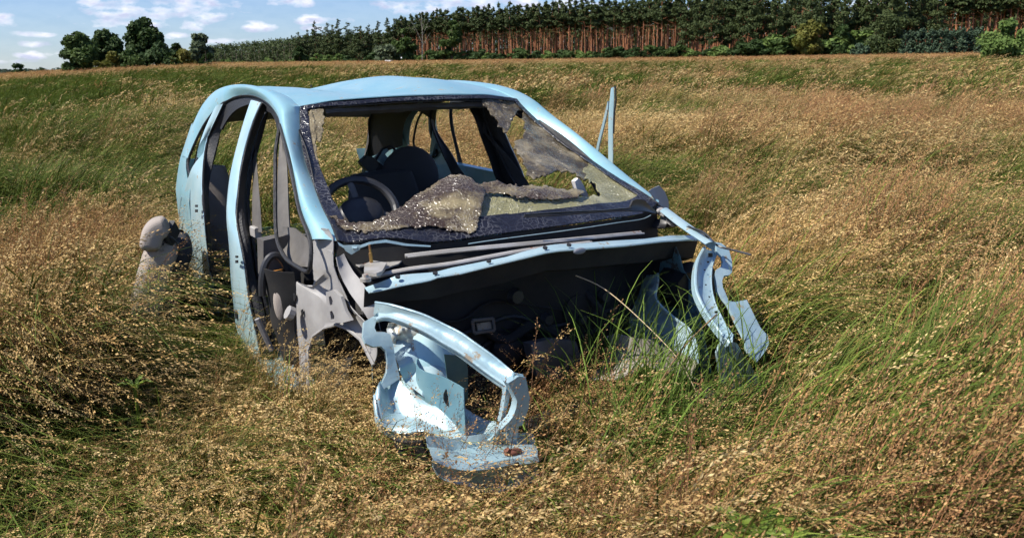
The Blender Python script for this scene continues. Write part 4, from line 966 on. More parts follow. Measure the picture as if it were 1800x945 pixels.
# bumper beam end
r0 = [(750, 786), (789, 791), (824, 786), (878, 779), (931, 779), (939, 785)]; r1 = [(757, 800), (800, 813), (830, 817), (865, 814), (909, 805), (943, 798)]; r2 = [(760, 815), (779, 842), (815, 854), (846, 862), (884, 864), (945, 839)]
A = resample(smooth(PY(r0, -.66, -.70), 3), 36); B = resample(smooth(PY(r1, -.78, -.84), 3), 36); C_ = resample(smooth(PY(r2, -.76, -.82), 3), 36); G = []
for a, b, c in zip(A, B, C_): G.append([a.lerp(b, .0)+Vector((0, 0, .0)), a.lerp(b, .35)+Vector((0, 0, .006)), a.lerp(b, .8)+Vector((0, 0, .006)), b, b.lerp(c, .12)+Vector((0, -.008, 0)), b.lerp(c, .4)+Vector((0, .004, 0)), b.lerp(c, .75)+Vector((0, .004, 0)), c.lerp(b, .06)+Vector((0, -.008, 0)), c])
for r in G:
    for i in range(len(r)): r[i] = r[i]+Vector(noise.noise_vector(r[i]*11))*.010+Vector((0, -1, 0))*.012*abs(noise.noise(r[i]*8))
mb = MB(); mb.grid(G, .002)
mb.ribbon([r[0] for r in G], [r[0]+Vector((0, .01, .035)) for r in G], 30, 3, 0, .002)
bb_ = mb.build('bumper_beam', M_blue2, car, angle=40)
mb = MB(); mb.plate(PY([(904, 812), (911, 811), (913, 820), (910, 826), (904, 823)], -.838), t=.004); mb.plate(PY([(766, 806), (770, 806), (770, 811), (766, 811)], -.79), t=.003); build_split(mb, 'punched_hole', M_seal, bb_)
mb = MB(); mb.tube(PY([(890, 790), (896, 796), (905, 794), (912, 798)], -.80), .010, 6, res=3); mb.ell(CY(902, 794, -.80), (.03, .015, .01)); build_split(mb, 'rusty_bolt', M_rust, bb_)
mb = MB(); mb.ribbon(PY([(690, 772), (700, 800), (720, 830), (745, 850)], -.50), PY([(740, 775), (750, 800), (765, 830), (780, 850)], -.62), 12, 5, .01, .01); mb.build('bumper_cavity', M_dark, car)

# right side
mb = front_rail(1, [(1262, 440), (1253, 463), (1250, 482), (1251, 508), (1257, 533), (1267, 555), (1277, 574), (1289, 590)],
                [(1238, 436), (1227, 457), (1222.5, 482), (1224, 511), (1235, 537), (1248, 559), (1265, 582), (1284, 604)])
fr2 = mb.build('front_rail', M_blue2, car); mb = MB()
for a, b, w in ((1248, 448, 7), (1244, 460, 3), (1238, 474, 2), (1258, 548, 4), (1240, 500, 2), (1246, 521, 2)): mb.plate([CY(x, y, -.19-.486*(b-436)/160-.02) for x, y in ((a-w/2, b-w/2), (a+w/2, b-w/2), (a+w/2, b+w/2), (a-w/2, b+w/2))], t=.004)
build_split(mb, 'punched_hole', M_seal, fr2)
p2 = lambda b: float(np.interp(b, [425, 500, 560, 640], [-.16, -.32, -.46, -.62]))
hook = [(1256, 428), (1266, 430), (1279, 441), (1284.5, 463), (1284.5, 481), (1279, 486), (1270, 487), (1267, 496), (1268, 507), (1273, 518), (1278, 531), (1290, 533), (1310, 529), (1321, 552), (1334, 578), (1347, 592), (1349, 606), (1343, 619), (1329, 637), (1320, 628), (1311, 622), (1305, 597), (1289, 565), (1276, 537), (1266, 525), (1258, 514), (1256, 500), (1254, 486), (1257, 476), (1266, 471), (1268, 462), (1266, 453), (1258, 446)]
mb = MB(); mb.plate([CY(a, b, p2(b)-.02) for a, b in hook], t=.010)
mb.build('headlight_plate', M_blue2, car)
mb = MB(); A = resample(smooth(PY([(1134, 484), (1128, 496), (1119, 527), (1105, 555), (1103, 580), (1110, 620)], .04, -.06), 3), 26); B = resample(smooth(PY([(1156, 481), (1153, 500), (1152, 520), (1164, 538), (1190, 562), (1210, 578), (1222, 606), (1228, 640)], -.10, -.50), 3), 26)
G = [[a.lerp(b, j/11)+Vector((-.3, -.45, .1))*.05*sin(pi*j/11)+Vector((0, -1, 0))*.008*sin(j*2.3+i*.4) for j in range(12)] for i, (a, b) in enumerate(zip(A, B))]
mb.grid(G, .003); mb.tube([r[-1] for r in G], .006, 6)
mb.build('strut_tower', M_blue2, car, angle=50)
mb = MB(); o_ = PY([(1154, 486), (1166, 471), (1213, 459), (1226, 483), (1221, 510), (1210, 537), (1188, 552), (1169, 534), (1153, 518)], -.02); mb.plate(o_, t=.14)
mb.tube([p+Vector((0, -.004, 0)) for p in o_[1:2]]+[CY(1190, 492, -.03), CY(1220, 512, -.03)], .005, 6); mb.build('air_box', M_black, car)
mb = MB(); mb.ribbon(PY([(1067, 590), (1085, 588), (1105, 588), (1143, 597), (1194, 617), (1225, 640)], -.22, -.5), PY([(1032, 675), (1060, 668), (1082, 668), (1137, 648), (1190, 655), (1225, 662)], -.30, -.55), 26, 9, .03, .004).jitter(.018, 9)
mb.build('undertray', M_beige, car, angle=50)
# firewall, subframe and the clutter in the engine bay
mb = MB(); G = [[Vector((x, .02-.08*(1-(x/.7)**2)+.03*sin(x*9+z*5), z)) for z in np.linspace(.70, .06, 14)] for x in np.linspace(-.68, .68, 34)]
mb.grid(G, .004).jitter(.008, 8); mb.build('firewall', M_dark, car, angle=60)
mb = MB(); sl_ = PY([(830, 563), (866, 559), (869, 580), (833, 585)], -.12)
for i in range(4): mb.bar(sl_[i], sl_[(i+1) % 4], .012, .012, (0, 1, 0))
mb.build('heater_slot', M_plastic, car)
mb = MB(); mb.plate(PY([(836, 567), (862, 563.5), (864, 577), (838, 581)], -.10), t=.01); mb.build('heater_core', M_beige, car)
mb = MB()
mb.plate(PY([(991, 444), (1040, 440), (1036, 462), (1020, 470), (992, 466)], -.20), t=.01); mb.ell(CR([(1019, 441)], -.02)[0], (.028, .006, .012))
mb.build('bracket_plate', mat('dull_grey_plate', (.22, .23, .26), .5, spots=(.5, .45, .42), spot_scale=20, spot_t=.6), car)
mb = MB(); mb.tube([(-.5, -.42, .15), (-.1, -.38, .18), (.4, -.42, .14)], .045, 10, res=5); mb.bar((-.42, -.10, .2), (-.40, -.65, .14), .09, .11); mb.bar((.42, -.05, .22), (.42, -.66, .15), .09, .11)
mb.tube([(-.3, -.05, .5), (-.2, -.1, .42), (-.05, -.08, .45), (.08, -.12, .36), (.12, -.15, .2)], .02, 8, res=5); mb.tube([(.2, -.06, .56), (.24, -.14, .45), (.3, -.1, .3)], .016, 8, res=5)
mb.ell((.02, -.12, .30), (.10, .06, .08)); mb.ell((-.18, -.08, .36), (.07, .05, .07)); mb.disc((.15, -.06, .48), (0, -1, 0), .06, .03, 16)
mb.jitter(.006, 12); mb.build('subframe', M_dark, car)
mb = MB(); mb.plate(PY([(920, 600), (960, 590), (1000, 596), (1010, 640), (980, 662), (930, 655)], -.18), t=.05).jitter(.01, 20); mb.build('gearbox_mount', mat('oily_alloy', (.10, .10, .11), .6, var=(.05, .05, .05), scale=12), car)

mb = MB(); mb.plate(PY([(1266, 592), (1290, 604), (1318, 640), (1342, 690), (1300, 705), (1266, 668), (1256, 620)], -.56), t=.012).jitter(.008, 8); mb.build('bent_front_panel', M_blue2, car)
mb = MB()   # wiring and hoses across the bulkhead
for k in range(5):
    z_ = .56-.075*k; x0 = -.55+.12*(k % 4); mb2 = [(x0+i*.16, -.06-.03*sin(i*1.7+k), z_-.03*sin(i*2.1+k*1.3)-.012*i) for i in range(5+k % 3)]
    MB().tube(mb2, .005+.003*(k % 3), 6, res=4).build('hose', M_black if k % 2 else M_dark, car)
for (a, b, r_) in [(905, 520, .035), (960, 560, .028), (1060, 520, .03), (1020, 560, .022), (880, 610, .03), (1075, 560, .02)]:
    q = CY(a, b, -.09); MB().disc(q, (0, -1, 0), r_, .025, 16, r_*.7).build('bulkhead_boss', M_black, car)
# --- doors: far front door swung open, far rear door ajar
df = empty('front_door'); df.parent = car
tpx = CY(1078, 158, .98); 
hx, hy = .84, .52; dx, dy = tpx.x-hx, tpx.y-hy; L_ = sqrt(dx*dx+dy*dy); ux, uy = dx/L_, dy/L_; zt = tpx.z
dp = lambda s, z, o=0: Vector((hx+ux*s+uy*o, hy+uy*s-ux*o, z))
mb = MB(); G = [[dp(L_*(i/13), .10+.68*j/9, .03*sin(pi*j/9)) for j in range(10)] for i in range(14)]; mb.grid(G, .03); mb.build('door_panel', M_blue, df)
print('door top', tpx); DP = lambda L: PX(L, tpx.x)
mb = MB(); mb.ribbon(smooth(DP([(1074, 157), (1072, 172), (1070, 195), (1069, 225), (1069, 270), (1069, 330)]), 4), smooth(DP([(1079, 153), (1079, 175), (1078, 200), (1077, 230), (1077, 270), (1077, 330)]), 4), 30, 5, .008, .010); mb.build('window_frame', M_jamb, df)
mb = MB(); mb.ribbon(DP([(1068, 178), (1060, 212), (1050, 250), (1040, 300)]), DP([(1069, 188), (1063, 216), (1054, 251), (1044, 302)]), 12, 3, 0, .008); mb.build('window_channel', M_blue2, df)
mb = MB(); mb.tube([p+Vector((.006, .004, 0)) for p in DP([(1075, 155), (1081, 152), (1082, 175), (1079, 200), (1078, 235)])], .005, 6); mb.build('rubber_strip', M_seal, df)
dr = empty('rear_door'); dr.parent = car
hx, hy = .84, 1.50; an = radians(6); ux, uy = sin(an), cos(an); hx -= 0
dq = lambda s, z: Vector((hx+ux*s-(.83-Wd(1.6, z))*.9, hy+uy*s, z))
mb = MB(); G = [[dq(.86*i/11, .12+.74*j/9)+Vector((-.012*sin(pi*j/9)*-1, 0, 0)) for j in range(10)] for i in range(12)]; mb.grid(G, .03); mb.build('door_panel', M_blue, dr)
fr = [dq(0.02, .80), dq(.0, 1.05), dq(.02, 1.27), dq(.3, 1.30), dq(.62, 1.28), dq(.78, 1.12), dq(.86, .80)]
mb = MB(); mb.ribbon(smooth(fr, 4), smooth([p+Vector((0, .035 if i < 2 else (-.035 if i > 5 else 0), -.04 if 1 < i < 6 else 0)) for i, p in enumerate(fr)], 4), 40, 3, 0, .02); mb.build('window_frame', M_black, dr)

# ------------------------------------------------------------------ things round the car
# torn-out seat standing at the near rear flank
def W2(px, py, dist):   # world point on an image ray at a horizontal distance
    d = ray(px, py); return CAM+d*(dist/sqrt(d.x**2+d.y**2))
b = W2(282, 470, 4.75)
st = empty('car_seat', (b.x, b.y, 0)); tag(st, 'torn out grey car seat leaning in the grass behind the flank', 'car seat')
def pill(mb, pts, rx, ry, n=18, sq=.7):
    """rounded slab following a path: half width rx along x', half depth ry"""
    P = smooth(pts, 6); G = []; T = len(P)
    for i, p in enumerate(P):
        tg = (P[min(i+1, T-1)]-P[max(i-1, 0)]).normalized(); x = Vector((.93, .37, 0)); x = (x-tg*x.dot(tg)).normalized(); y = tg.cross(x)
        e = min(1, min(i, T-1-i)/3.0+.05)**.5; G.append([p+x*rx*e*abs(cos(a))**sq*(1 if cos(a) > 0 else -1)+y*ry*e*abs(sin(a))**sq*(1 if sin(a) > 0 else -1) for a in np.linspace(0, 2*pi, n+1)])
    mb.grid(G); return mb
v0 = Vector((b.x, b.y, 0))
Pn = [W2(a, c, 4.75)-v0 for a, c in [(250, 560), (262, 510), (276, 460), (296, 415)]]
mb = MB(); pill(mb, Pn, .078, .15, sq=.5); mb.build('seat_back', M_fab, st, angle=70)
mb = MB(); pill(mb, [W2(a, c, 4.88)-v0 for a, c in [(276, 560), (288, 510), (302, 460), (316, 405)]], .085, .18, sq=.5); mb.build('seat_shaded_side', M_fabd, st, angle=70)  # dark slab standing in for the seat's side turned from the sun
mb = MB(); pill(mb, [W2(a, c, 4.66)-v0 for a, c in [(264, 440), (267, 416), (278, 401), (298, 396)]], .052, .11, sq=.4); hr = mb.build('headrest', M_fab, st, angle=70)
mb = MB(); mb.bar(W2(296, 402, 4.66)-v0, W2(306, 420, 4.70)-v0, .03, .12); mb.tube([W2(a, c, 4.64)-v0 for a, c in [(284, 424), (298, 416), (312, 428), (318, 446)]], .007, 6, res=4); mb.build('headrest_bracket', M_black, st)
MB().tube([W2(a, c, 4.655)-v0+Vector((-.012, -.03, 0)) for a, c in [(262, 540), (272, 500), (284, 455), (296, 425)]], .004, 5, res=4).build('seam', M_fabd, st)
# scrap bit in the grass in front of the bumper beam
sc = W2(922, 890, 2.35); mb = MB(); mb.ribbon([sc+Vector((-.03, 0, .05)), sc+Vector((-.02, 0, 0)), sc+Vector((.03, 0, -.012))], [sc+Vector((-.015, .03, .055)), sc+Vector((0, .03, .012)), sc+Vector((.04, .03, .012))], 8, 3, .006, .003); mb.jitter(.01, 30)
tag(mb.build('scrap_metal', M_blue2), 'small torn bit of pale blue metal below the bumper beam', 'scrap metal')

# ------------------------------------------------------------------ grass: one object, clumps instanced inside it
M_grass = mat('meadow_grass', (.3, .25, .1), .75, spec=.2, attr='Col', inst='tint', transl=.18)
WIND = np.array([.93, -.37])
class Clump:
    def __init__(s): s.V = []; s.F = []; s.C = []; s.k = 0
    def quads(s, A, B, C, D, ca, cb=None):      # each (n,3)
        n = len(A)
        if n == 0: return
        V = np.stack([A, B, C, D], 1).reshape(-1, 3); ca = np.broadcast_to(ca, (n, 3)); cb = ca if cb is None else np.broadcast_to(cb, (n, 3))
        s.V.append(V); s.C.append(np.stack([ca, ca, cb, cb], 1).reshape(-1, 3)); s.F.append(np.arange(4*n).reshape(n, 4)+s.k); s.k += 4*n
def stems(cl, g, n, rad, h0, h1, lean, spread, w, c0, c1, seg=4, head=0, hc0=None, hc1=None, hs=(.016, .005), droop=.0, hl=.30):
    a = g.random(n)*2*pi; r = rad*np.sqrt(g.random(n)); base = np.stack([r*np.cos(a), r*np.sin(a), np.full(n, -.04)], 1)
    h = g.uniform(h0, h1, n); th = np.arctan2(WIND[1], WIND[0])+g.normal(0, spread, n); d = np.stack([np.cos(th), np.sin(th)], 1); L = lean*g.uniform(.35, 1.5, n)
    def pos(t): z = h*(t-.5*droop*t**3-.28*np.minimum(L, 1.3)*t**2.2); xy = (L*h*.85*t**1.9); return base+np.stack([d[:, 0]*xy, d[:, 1]*xy, z], 1)
    fa = g.random(n)*pi; side = np.stack([np.cos(fa), np.sin(fa), np.zeros(n)], 1)
    mixv = g.random((n, 1)); c = np.array(c0)*(1-mixv)+np.array(c1)*mixv; c = c*g.uniform(.55, 1.4, (n, 1))
    for i in range(seg):
        t0, t1 = i/seg, (i+1)/seg; p0, p1 = pos(t0), pos(t1); w0 = w*(1-.85*t0**2); w1 = w*(1-.85*t1**2)
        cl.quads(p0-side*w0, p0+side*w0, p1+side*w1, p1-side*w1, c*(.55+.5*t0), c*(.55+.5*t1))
    if head:
        hm = np.array(hc0)*(1-mixv)+np.array(hc1)*mixv
        for k in range(head):
            t = 1-hl*(k+.5)/head; p = pos(min(1, t)); q = pos(min(1, t)+.03); tg = q-p; tg /= np.linalg.norm(tg, axis=1)[:, None]+1e-9
            sp_ = g.normal(0, 1, (n, 3)); sp_ -= tg*(sp_*tg).sum(1)[:, None]; sp_ /= np.linalg.norm(sp_, axis=1)[:, None]
            out = .002+(.006+.012*hl)*sin(pi*(1-(1-t)/hl)**.8)
            ax_ = tg*1.0+sp_*.38+np.array([0, 0, -.15]); ax_ /= np.linalg.norm(ax_, axis=1)[:, None]
            wv = np.cross(ax_, g.normal(0, 1, (n, 3))); wv /= np.linalg.norm(wv, axis=1)[:, None]
            sz = g.uniform(.6, 1.3, (n, 1)); A = p+sp_*out*g.uniform(.2, 1, (n, 1)); l = hs[0]*sz; ww = hs[1]*sz
            cc = hm*g.uniform(.7, 1.3, (n, 1)); cl.quads(A, A+ax_*l*.5+wv*ww, A+ax_*l, A+ax_*l*.5-wv*ww, cc)
DRY0, DRY1 = (.28, .185, .05), (.44, .31, .12); HD0, HD1 = (.60, .45, .21), (.42, .27, .11); RD0, RD1 = (.34, .175, .085), (.27, .135, .07)
GR0, GR1 = (.070, .115, .016), (.16, .20, .035); OL0, OL1 = (.20, .19, .05), (.26, .22, .07)
protos = []
def P_(kind, seed, far=False, near=False):
    g = np.random.default_rng(seed); c = Clump(); fw = 3.2 if far else 1; q = .45 if far else 1; nh = 2.1 if near else 1; nl = .48 if near else 1; nw = .80 if near else 1; nr = .70 if near else 1
    if kind == 'dry':
        stems(c, g, int(22*q), .17, .46, .86, .72, .42, .0016*fw, DRY0, DRY1, 6, int(13*q*nh)+3, HD0, HD1, (.022*nl*fw**.6, .0024*nw*fw), hl=.34*nr, droop=.42)
        stems(c, g, int(24*q), .18, .28, .62, .75, .6, .0022*fw, DRY0, OL0, 4, droop=.35)
        stems(c, g, int(16*q), .18, .24, .55, .6, .7, .0030*fw, GR0, OL1, 4, droop=.4)
    elif kind == 'red':
        stems(c, g, int(24*q), .20, .40, .76, .40, .5, .0014*fw, RD0, RD1, 4, int(15*q*nh)+3, HD1, RD0, (.015*nl*fw**.6, .0022*nw*fw), hl=.42*nr, droop=.15)
        stems(c, g, int(24*q), .20, .24, .55, .6, .8, .0020*fw, DRY0, RD1, 3, droop=.3)
        stems(c, g, int(14*q), .20, .20, .50, .6, .9, .0028*fw, GR0, OL0, 4, droop=.4)
    elif kind == 'green':
        stems(c, g, int(56*q), .15, .42, .88, .80, .50, .0034*fw, GR0, GR1, 7, droop=.55)
        stems(c, g, int(14*q), .16, .40, .76, .8, .4, .0022*fw, OL1, DRY0, 5, droop=.5)
    elif kind == 'mix':
        stems(c, g, int(34*q), .18, .34, .78, .75, .5, .0028*fw, GR0, OL1, 6, droop=.5)
        stems(c, g, int(13*q), .18, .44, .84, .75, .4, .0016*fw, DRY0, DRY1, 6, int(11*q*nh)+3, HD0, HD1, (.021*nl*fw**.6, .0025*nw*fw), droop=.42, hl=.30*nr)
        stems(c, g, int(14*q), .18, .24, .55, .7, .6, .0022*fw, DRY0, OL0, 4, droop=.35)
    elif kind == 'tall':   # sparse, long stalks with big heads
        stems(c, g, 7, .20, .58, .90, .95, .45, .0018, DRY0, DRY1, 7, 64, HD0, HD1, (.0085, .0023), hl=.17, droop=.5)
    elif kind == 'blade':  # long green blades standing up in the engine bay and before the car
        stems(c, g, 26, .12, .55, 1.02, .55, 1.1, .0034, (.08, .14, .018), (.16, .23, .04), 7, droop=.4)
    protos.append((np.vstack(c.V), np.vstack(c.F), np.vstack(c.C)))
KIND = {}
for kind, ns in (('dry', 6), ('red', 4), ('green', 4), ('mix', 4), ('tall', 3), ('blade', 3)):
    KIND[kind] = []
    for i in range(ns): KIND[kind].append(len(protos)); P_(kind, 100+len(protos))
for kind in ('dry', 'red', 'green', 'mix'):
    KIND[kind+'_far'] = []
    for i in range(3): KIND[kind+'_far'].append(len(protos)); P_(kind, 200+len(protos), True)
for kind in ('dry', 'red', 'mix'):
    KIND[kind+'_near'] = []
    for i in range(5): KIND[kind+'_near'].append(len(protos)); P_(kind, 300+len(protos), near=True)
KIND['green_near'] = KIND['green']
print('clump faces', [len(p[1]) for p in protos])
# where clumps stand
rg = np.geomspace(.75, 262, 900)
dens_ = np.where(rg < 5, 125, np.where(rg < 12, 95, 95*(12/rg)**1.6)); cdf = np.concatenate([[0], np.cumsum(.5*(dens_[1:]*rg[1:]+dens_[:-1]*rg[:-1])*np.diff(rg))])
AZ = 1.25; NT = int(cdf[-1]*2*AZ); g = np.random.default_rng(11)
r = np.interp(g.random(NT)*cdf[-1], cdf, rg); a = g.uniform(-AZ, AZ, NT)
keep = (np.abs(a) < .72) | ((r > 3.0) & (g.random(NT) < .55)); r, a = r[keep], a[keep]
x, y = r*np.sin(a), r*np.cos(a)
def vn(x, y, sc, sx=1, seed=0):   # cheap smooth value noise, vectorised
    X, Y = x*sc*sx+seed*17.3, y*sc+seed*9.1; xi, yi = np.floor(X), np.floor(Y); fx, fy = X-xi, Y-yi; fx = fx*fx*(3-2*fx); fy = fy*fy*(3-2*fy)
    h = lambda i, j: np.modf(np.abs(np.sin(i*127.1+j*311.7+seed*74.7)*43758.5453))[0]
    return (h(xi, yi)*(1-fx)+h(xi+1, yi)*fx)*(1-fy)+(h(xi, yi+1)*(1-fx)+h(xi+1, yi+1)*fx)*fy
def fbm(x, y, sc, sx=1, seed=0): return (vn(x, y, sc, sx, seed)+.5*vn(x, y, sc*2.1, sx, seed+1)+.25*vn(x, y, sc*4.3, sx, seed+2))/1.75
CIm = np.array(CI); cx = CIm[0, 0]*x+CIm[0, 1]*y+CIm[0, 3]; cy = CIm[1, 0]*x+CIm[1, 1]*y+CIm[1, 3]
qx = np.maximum(np.abs(cx)-.84, 0); qy = np.maximum(np.maximum(-.80-cy, cy-3.38), 0); dist = np.hypot(qx, qy)
inside = (np.abs(cx) < .84) & (cy > -.80) & (cy < 3.38)
hill = fbm(x, y, .55, 1, 3); tus = fbm(x, y, 1.6, 1, 5)
hm = .95+1.3*(hill-.47)+2.3*(tus-.47)
hm = np.clip(hm, np.where(r < 3.2, .60, .30), 1.7)
thin = g.random(len(x)) < np.clip(.40+1.9*(tus-.33), .22, 1)
lim = (.34+.42*dist+.22*np.clip(cx, 0, 1)*(cy < .6))/.50       # lying low against the car, as on its lee side
lim = np.where(cy > 1.2, lim+.25, lim)
hm = np.minimum(hm, np.maximum(lim, .22))
arch = (cx < -.60) & (cy > -.45) & (cy < .25); bay = inside & (cy < -.12) & (cy > -.80)
sa = atan2(v0.x, v0.y); nearseat = (np.abs(a-sa)*r < .35) & (r > 3.0) & (r < 5.0); hm = np.where(nearseat, np.minimum(hm, .40), hm)
hm = np.where(bay, np.where(cx > .05, .34+.35*tus, .55+.5*tus), hm)
ok = ~inside | (bay & (g.random(len(x)) < .9) & (cx > -.32)) | (inside & (cy < .3) & (cy > -.7) & (cx < -.60)) | (inside & (cy < -.72))
bush = np.ones(len(x), bool)
# greenness
gn = fbm(x, y, .45, 1, 8)-.47
left = sm(-.12, -.42, a); band = sm(7, 14, r)*sm(130, 70, r)
green = .26+1.9*gn+.46*left*sm(5.5, 10, r)*sm(100, 50, r)+.36*band*sm(16, 30, r)+.20*sm(.1, .6, np.abs(vn(x, y, .15, 1, 4)-.5)*2)
green = np.where(r > 115, green-.8, green)
green += .55*np.exp(-((cx-.55)/.45)**2-((cy+1.1)/.40)**2)            # greener patch before the car
red = fbm(x, y, .35, 1, 12)-.50+.34*sm(.25, .45, a)*sm(9, 3, r)-.10*sm(0, -.3, a)
red = red+.02; u = g.random(len(x)); far = r > 20
def pick(names, n): arr = np.array(KIND[names]); return arr[g.integers(0, len(arr), n)]
idx = np.zeros(len(x), int); n = len(x)
green = np.where((hm < .62) & (dist < 1.4) & (r < 6), green+.28, green)
kd = np.where(u < green-.12, 2, np.where(u < green+.22, 3, np.where(g.random(n) < .5+2.2*red, 1, 0)))
for k, nm in enumerate(('dry', 'red', 'green', 'mix')):
    idx = np.where((kd == k) & ~far, pick(nm, n), idx); idx = np.where((kd == k) & (r < 7), pick(nm+'_near', n), idx); idx = np.where((kd == k) & far, pick(nm+'_far', n), idx)
tl = (g.random(n) < np.where(r < 3.2, .26, .17)) & (r < 26) & (dist > .12) & (kd != 2) & ~inside
idx = np.where(tl, pick('tall', n), idx); hm = np.where(tl, np.minimum(np.minimum(hm, 1.05), np.maximum(lim*.85, .45)), hm)
rot = g.normal(0, .36, n)+.7*(vn(x, y, .5, 1, 20)-.5)*2
sxy = np.where(far, (r/20)**.55, 1)*g.uniform(.85, 1.2, n)*np.clip(.55+.5*hm, .6, 1.35); sz = hm*g.uniform(.8, 1.15, n)*np.where(r > 60, 1.1, 1)
v = g.uniform(.74, 1.22, n)*(.80+.38*fbm(x, y, .8, 1, 30)); warm = g.uniform(-.03, .07, n)
fr_ = sm(80, 150, r); tint = np.stack([v*(1+warm), v*(1-.06*fr_), v*(1-warm*1.5)*(1-.10*fr_)], 1)
nearcar = (hm < .80) & (dist < 1.3) & ~inside
lift = nearcar & (g.random(n) < .24); hm = np.where(lift, g.uniform(.62, .95, n), hm); hm = np.where(lift & nearseat, .4, hm)
z = ground_z(x, y)
ok = ok & (thin | inside | (r > 60) | (r < 3.2)); pts = np.stack([x, y, z], 1)[ok]; idx, rot, sxy, sz, tint = idx[ok], rot[ok], sxy[ok], sz[ok], tint[ok]
# hand-placed long blades: engine bay, before the beam and along the flank
ex = []
for (px, py, dd, s_) in [(985, 700, 3.35, .85), (1003, 690, 3.4, .9), (1045, 700, 3.0, .95), (1075, 690, 3.1, .9), (1095, 760, 2.75, .85), (1120, 780, 2.7, .9), (1150, 760, 2.75, 1.0), (1170, 800, 2.6, .9), (1200, 770, 2.7, .9), (1240, 760, 2.85, .8), (1290, 740, 2.95, .9), (1330, 720, 3.05, .9),
                         (1030, 760, 3.0, .75), (1060, 730, 3.1, .8), (1130, 740, 2.9, .8), (1180, 730, 2.95, .85), (1220, 800, 2.7, .8), (1260, 800, 2.7, .8), (1160, 850, 2.5, .8), (1100, 800, 2.65, .9), (1010, 860, 2.35, .7), (960, 840, 2.4, .5), (620, 850, 2.55, .6), (590, 800, 2.7, .55), (700, 900, 2.4, .5), (660, 900, 2.35, .5), (540, 760, 2.9, .5), (1110, 850, 2.4, .8), (1070, 880, 2.3, .7), (870, 700, 3.0, .4), (940, 690, 3.3, .6)]:
    w = W2(px, py, dd); ex.append((w.x, w.y, s_*(1.25 if dd >= 2.85 else 1.1)))
ex2 = [(px, py, dd, s_, k_) for px, py, dd, s_, k_ in [(560, 660, 3.15, .60, 'dry'), (590, 670, 3.1, .55, 'mix'), (620, 690, 3.0, .55, 'dry'), (650, 720, 2.85, .5, 'mix'), (540, 700, 3.0, .62, 'dry'), (575, 720, 2.9, .55, 'dry'), (610, 740, 2.8, .5, 'mix'), (520, 660, 3.2, .6, 'dry'), (490, 650, 3.3, .6, 'dry'),
        (455, 620, 3.5, .55, 'dry'), (500, 690, 3.1, .65, 'tall'), (545, 730, 2.9, .6, 'tall'), (585, 760, 2.8, .55, 'tall'), (470, 660, 3.3, .6, 'tall'), (430, 620, 3.5, .55, 'tall'), (640, 800, 2.6, .5, 'tall'), (680, 840, 2.5, .45, 'tall'), (700, 820, 2.6, .45, 'dry'), (660, 780, 2.7, .45, 'mix'), (735, 870, 2.45, .4, 'dry'), (790, 890, 2.35, .4, 'tall'), (860, 900, 2.35, .42, 'tall'),
        (700, 790, 2.75, .35, 'mix'), (960, 700, 3.2, .5, 'dry'), (920, 720, 3.1, .45, 'tall'), (1010, 720, 3.1, .6, 'mix'), (1260, 690, 3.1, .6, 'tall'), (1300, 680, 3.15, .8, 'dry'), (1340, 680, 3.2, .85, 'tall'), (1360, 670, 3.3, .85, 'dry'), (1240, 720, 2.95, .7, 'dry'), (1140, 740, 2.9, .40, 'mix')]]
k0 = len(pts); ne = len(ex)
pts = np.vstack([pts, np.array([(a_, b_, 0) for a_, b_, _ in ex])]); idx = np.concatenate([idx, g.choice(KIND['blade'], ne)]); rot = np.concatenate([rot, g.uniform(-1, 2.5, ne)])
sxy = np.concatenate([sxy, np.full(ne, .9)]); sz = np.concatenate([sz, [s for *_, s in ex]]); tint = np.vstack([tint, np.ones((ne, 3))])
for px, py, dd, s_, k_ in ex2+[(530, 640, 3.15, .6, 'dry'), (555, 690, 3.05, .6, 'mix'), (505, 630, 3.3, .6, 'dry'), (480, 620, 3.4, .6, 'dry'), (600, 710, 2.95, .5, 'dry'), (440, 590, 3.6, .6, 'dry'), (400, 570, 3.8, .6, 'dry'), (640, 750, 2.8, .45, 'mix')]:
    if px < 660 and py < 770: s_ *= 1.55
    w = W2(px, py, dd); kk = k_ if k_ == 'tall' else k_+'_near'
    pts = np.vstack([pts, [(w.x, w.y, 0)]]); idx = np.append(idx, g.choice(KIND[kk])); rot = np.append(rot, g.normal(0, .5)); sxy = np.append(sxy, .75); sz = np.append(sz, s_); tint = np.vstack([tint, [(1, 1, 1)]])
print('clumps', len(pts))
# one mesh: loose points + the clump prototypes, told apart by the attribute "proto"
V = [pts]; Fs = []; Cs = [np.ones((len(pts), 3))]; pr = [np.zeros(len(pts), np.int32)]; k = len(pts)
for i, (pv, pf, pc) in enumerate(protos): V.append(pv); Fs.append(pf+k); Cs.append(pc); pr.append(np.full(len(pv), i+1, np.int32)); k += len(pv)
V = np.vstack(V); Fs = np.vstack(Fs); Cs = np.vstack(Cs); pr = np.concatenate(pr)
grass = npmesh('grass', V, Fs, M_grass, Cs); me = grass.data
def attr(name, typ, data, f):
    at_ = me.attributes.new(name, typ, 'POINT'); at_.data.foreach_set(f, np.ascontiguousarray(data).ravel())
pad = len(V)-len(pts)
attr('proto', 'INT', pr, 'value'); attr('pick', 'INT', np.concatenate([idx, np.zeros(pad, int)]).astype(np.int32), 'value')
z3 = lambda A: np.vstack([A, np.zeros((pad, 3))]).astype(np.float32)
attr('rot', 'FLOAT_VECTOR', z3(np.stack([0*rot, 0*rot, rot], 1)), 'vector'); attr('scl', 'FLOAT_VECTOR', z3(np.stack([sxy, sxy, sz], 1)), 'vector')
attr('tint', 'FLOAT_VECTOR', z3(tint), 'vector')
ng = bpy.data.node_groups.new('grass_clumps', 'GeometryNodeTree')
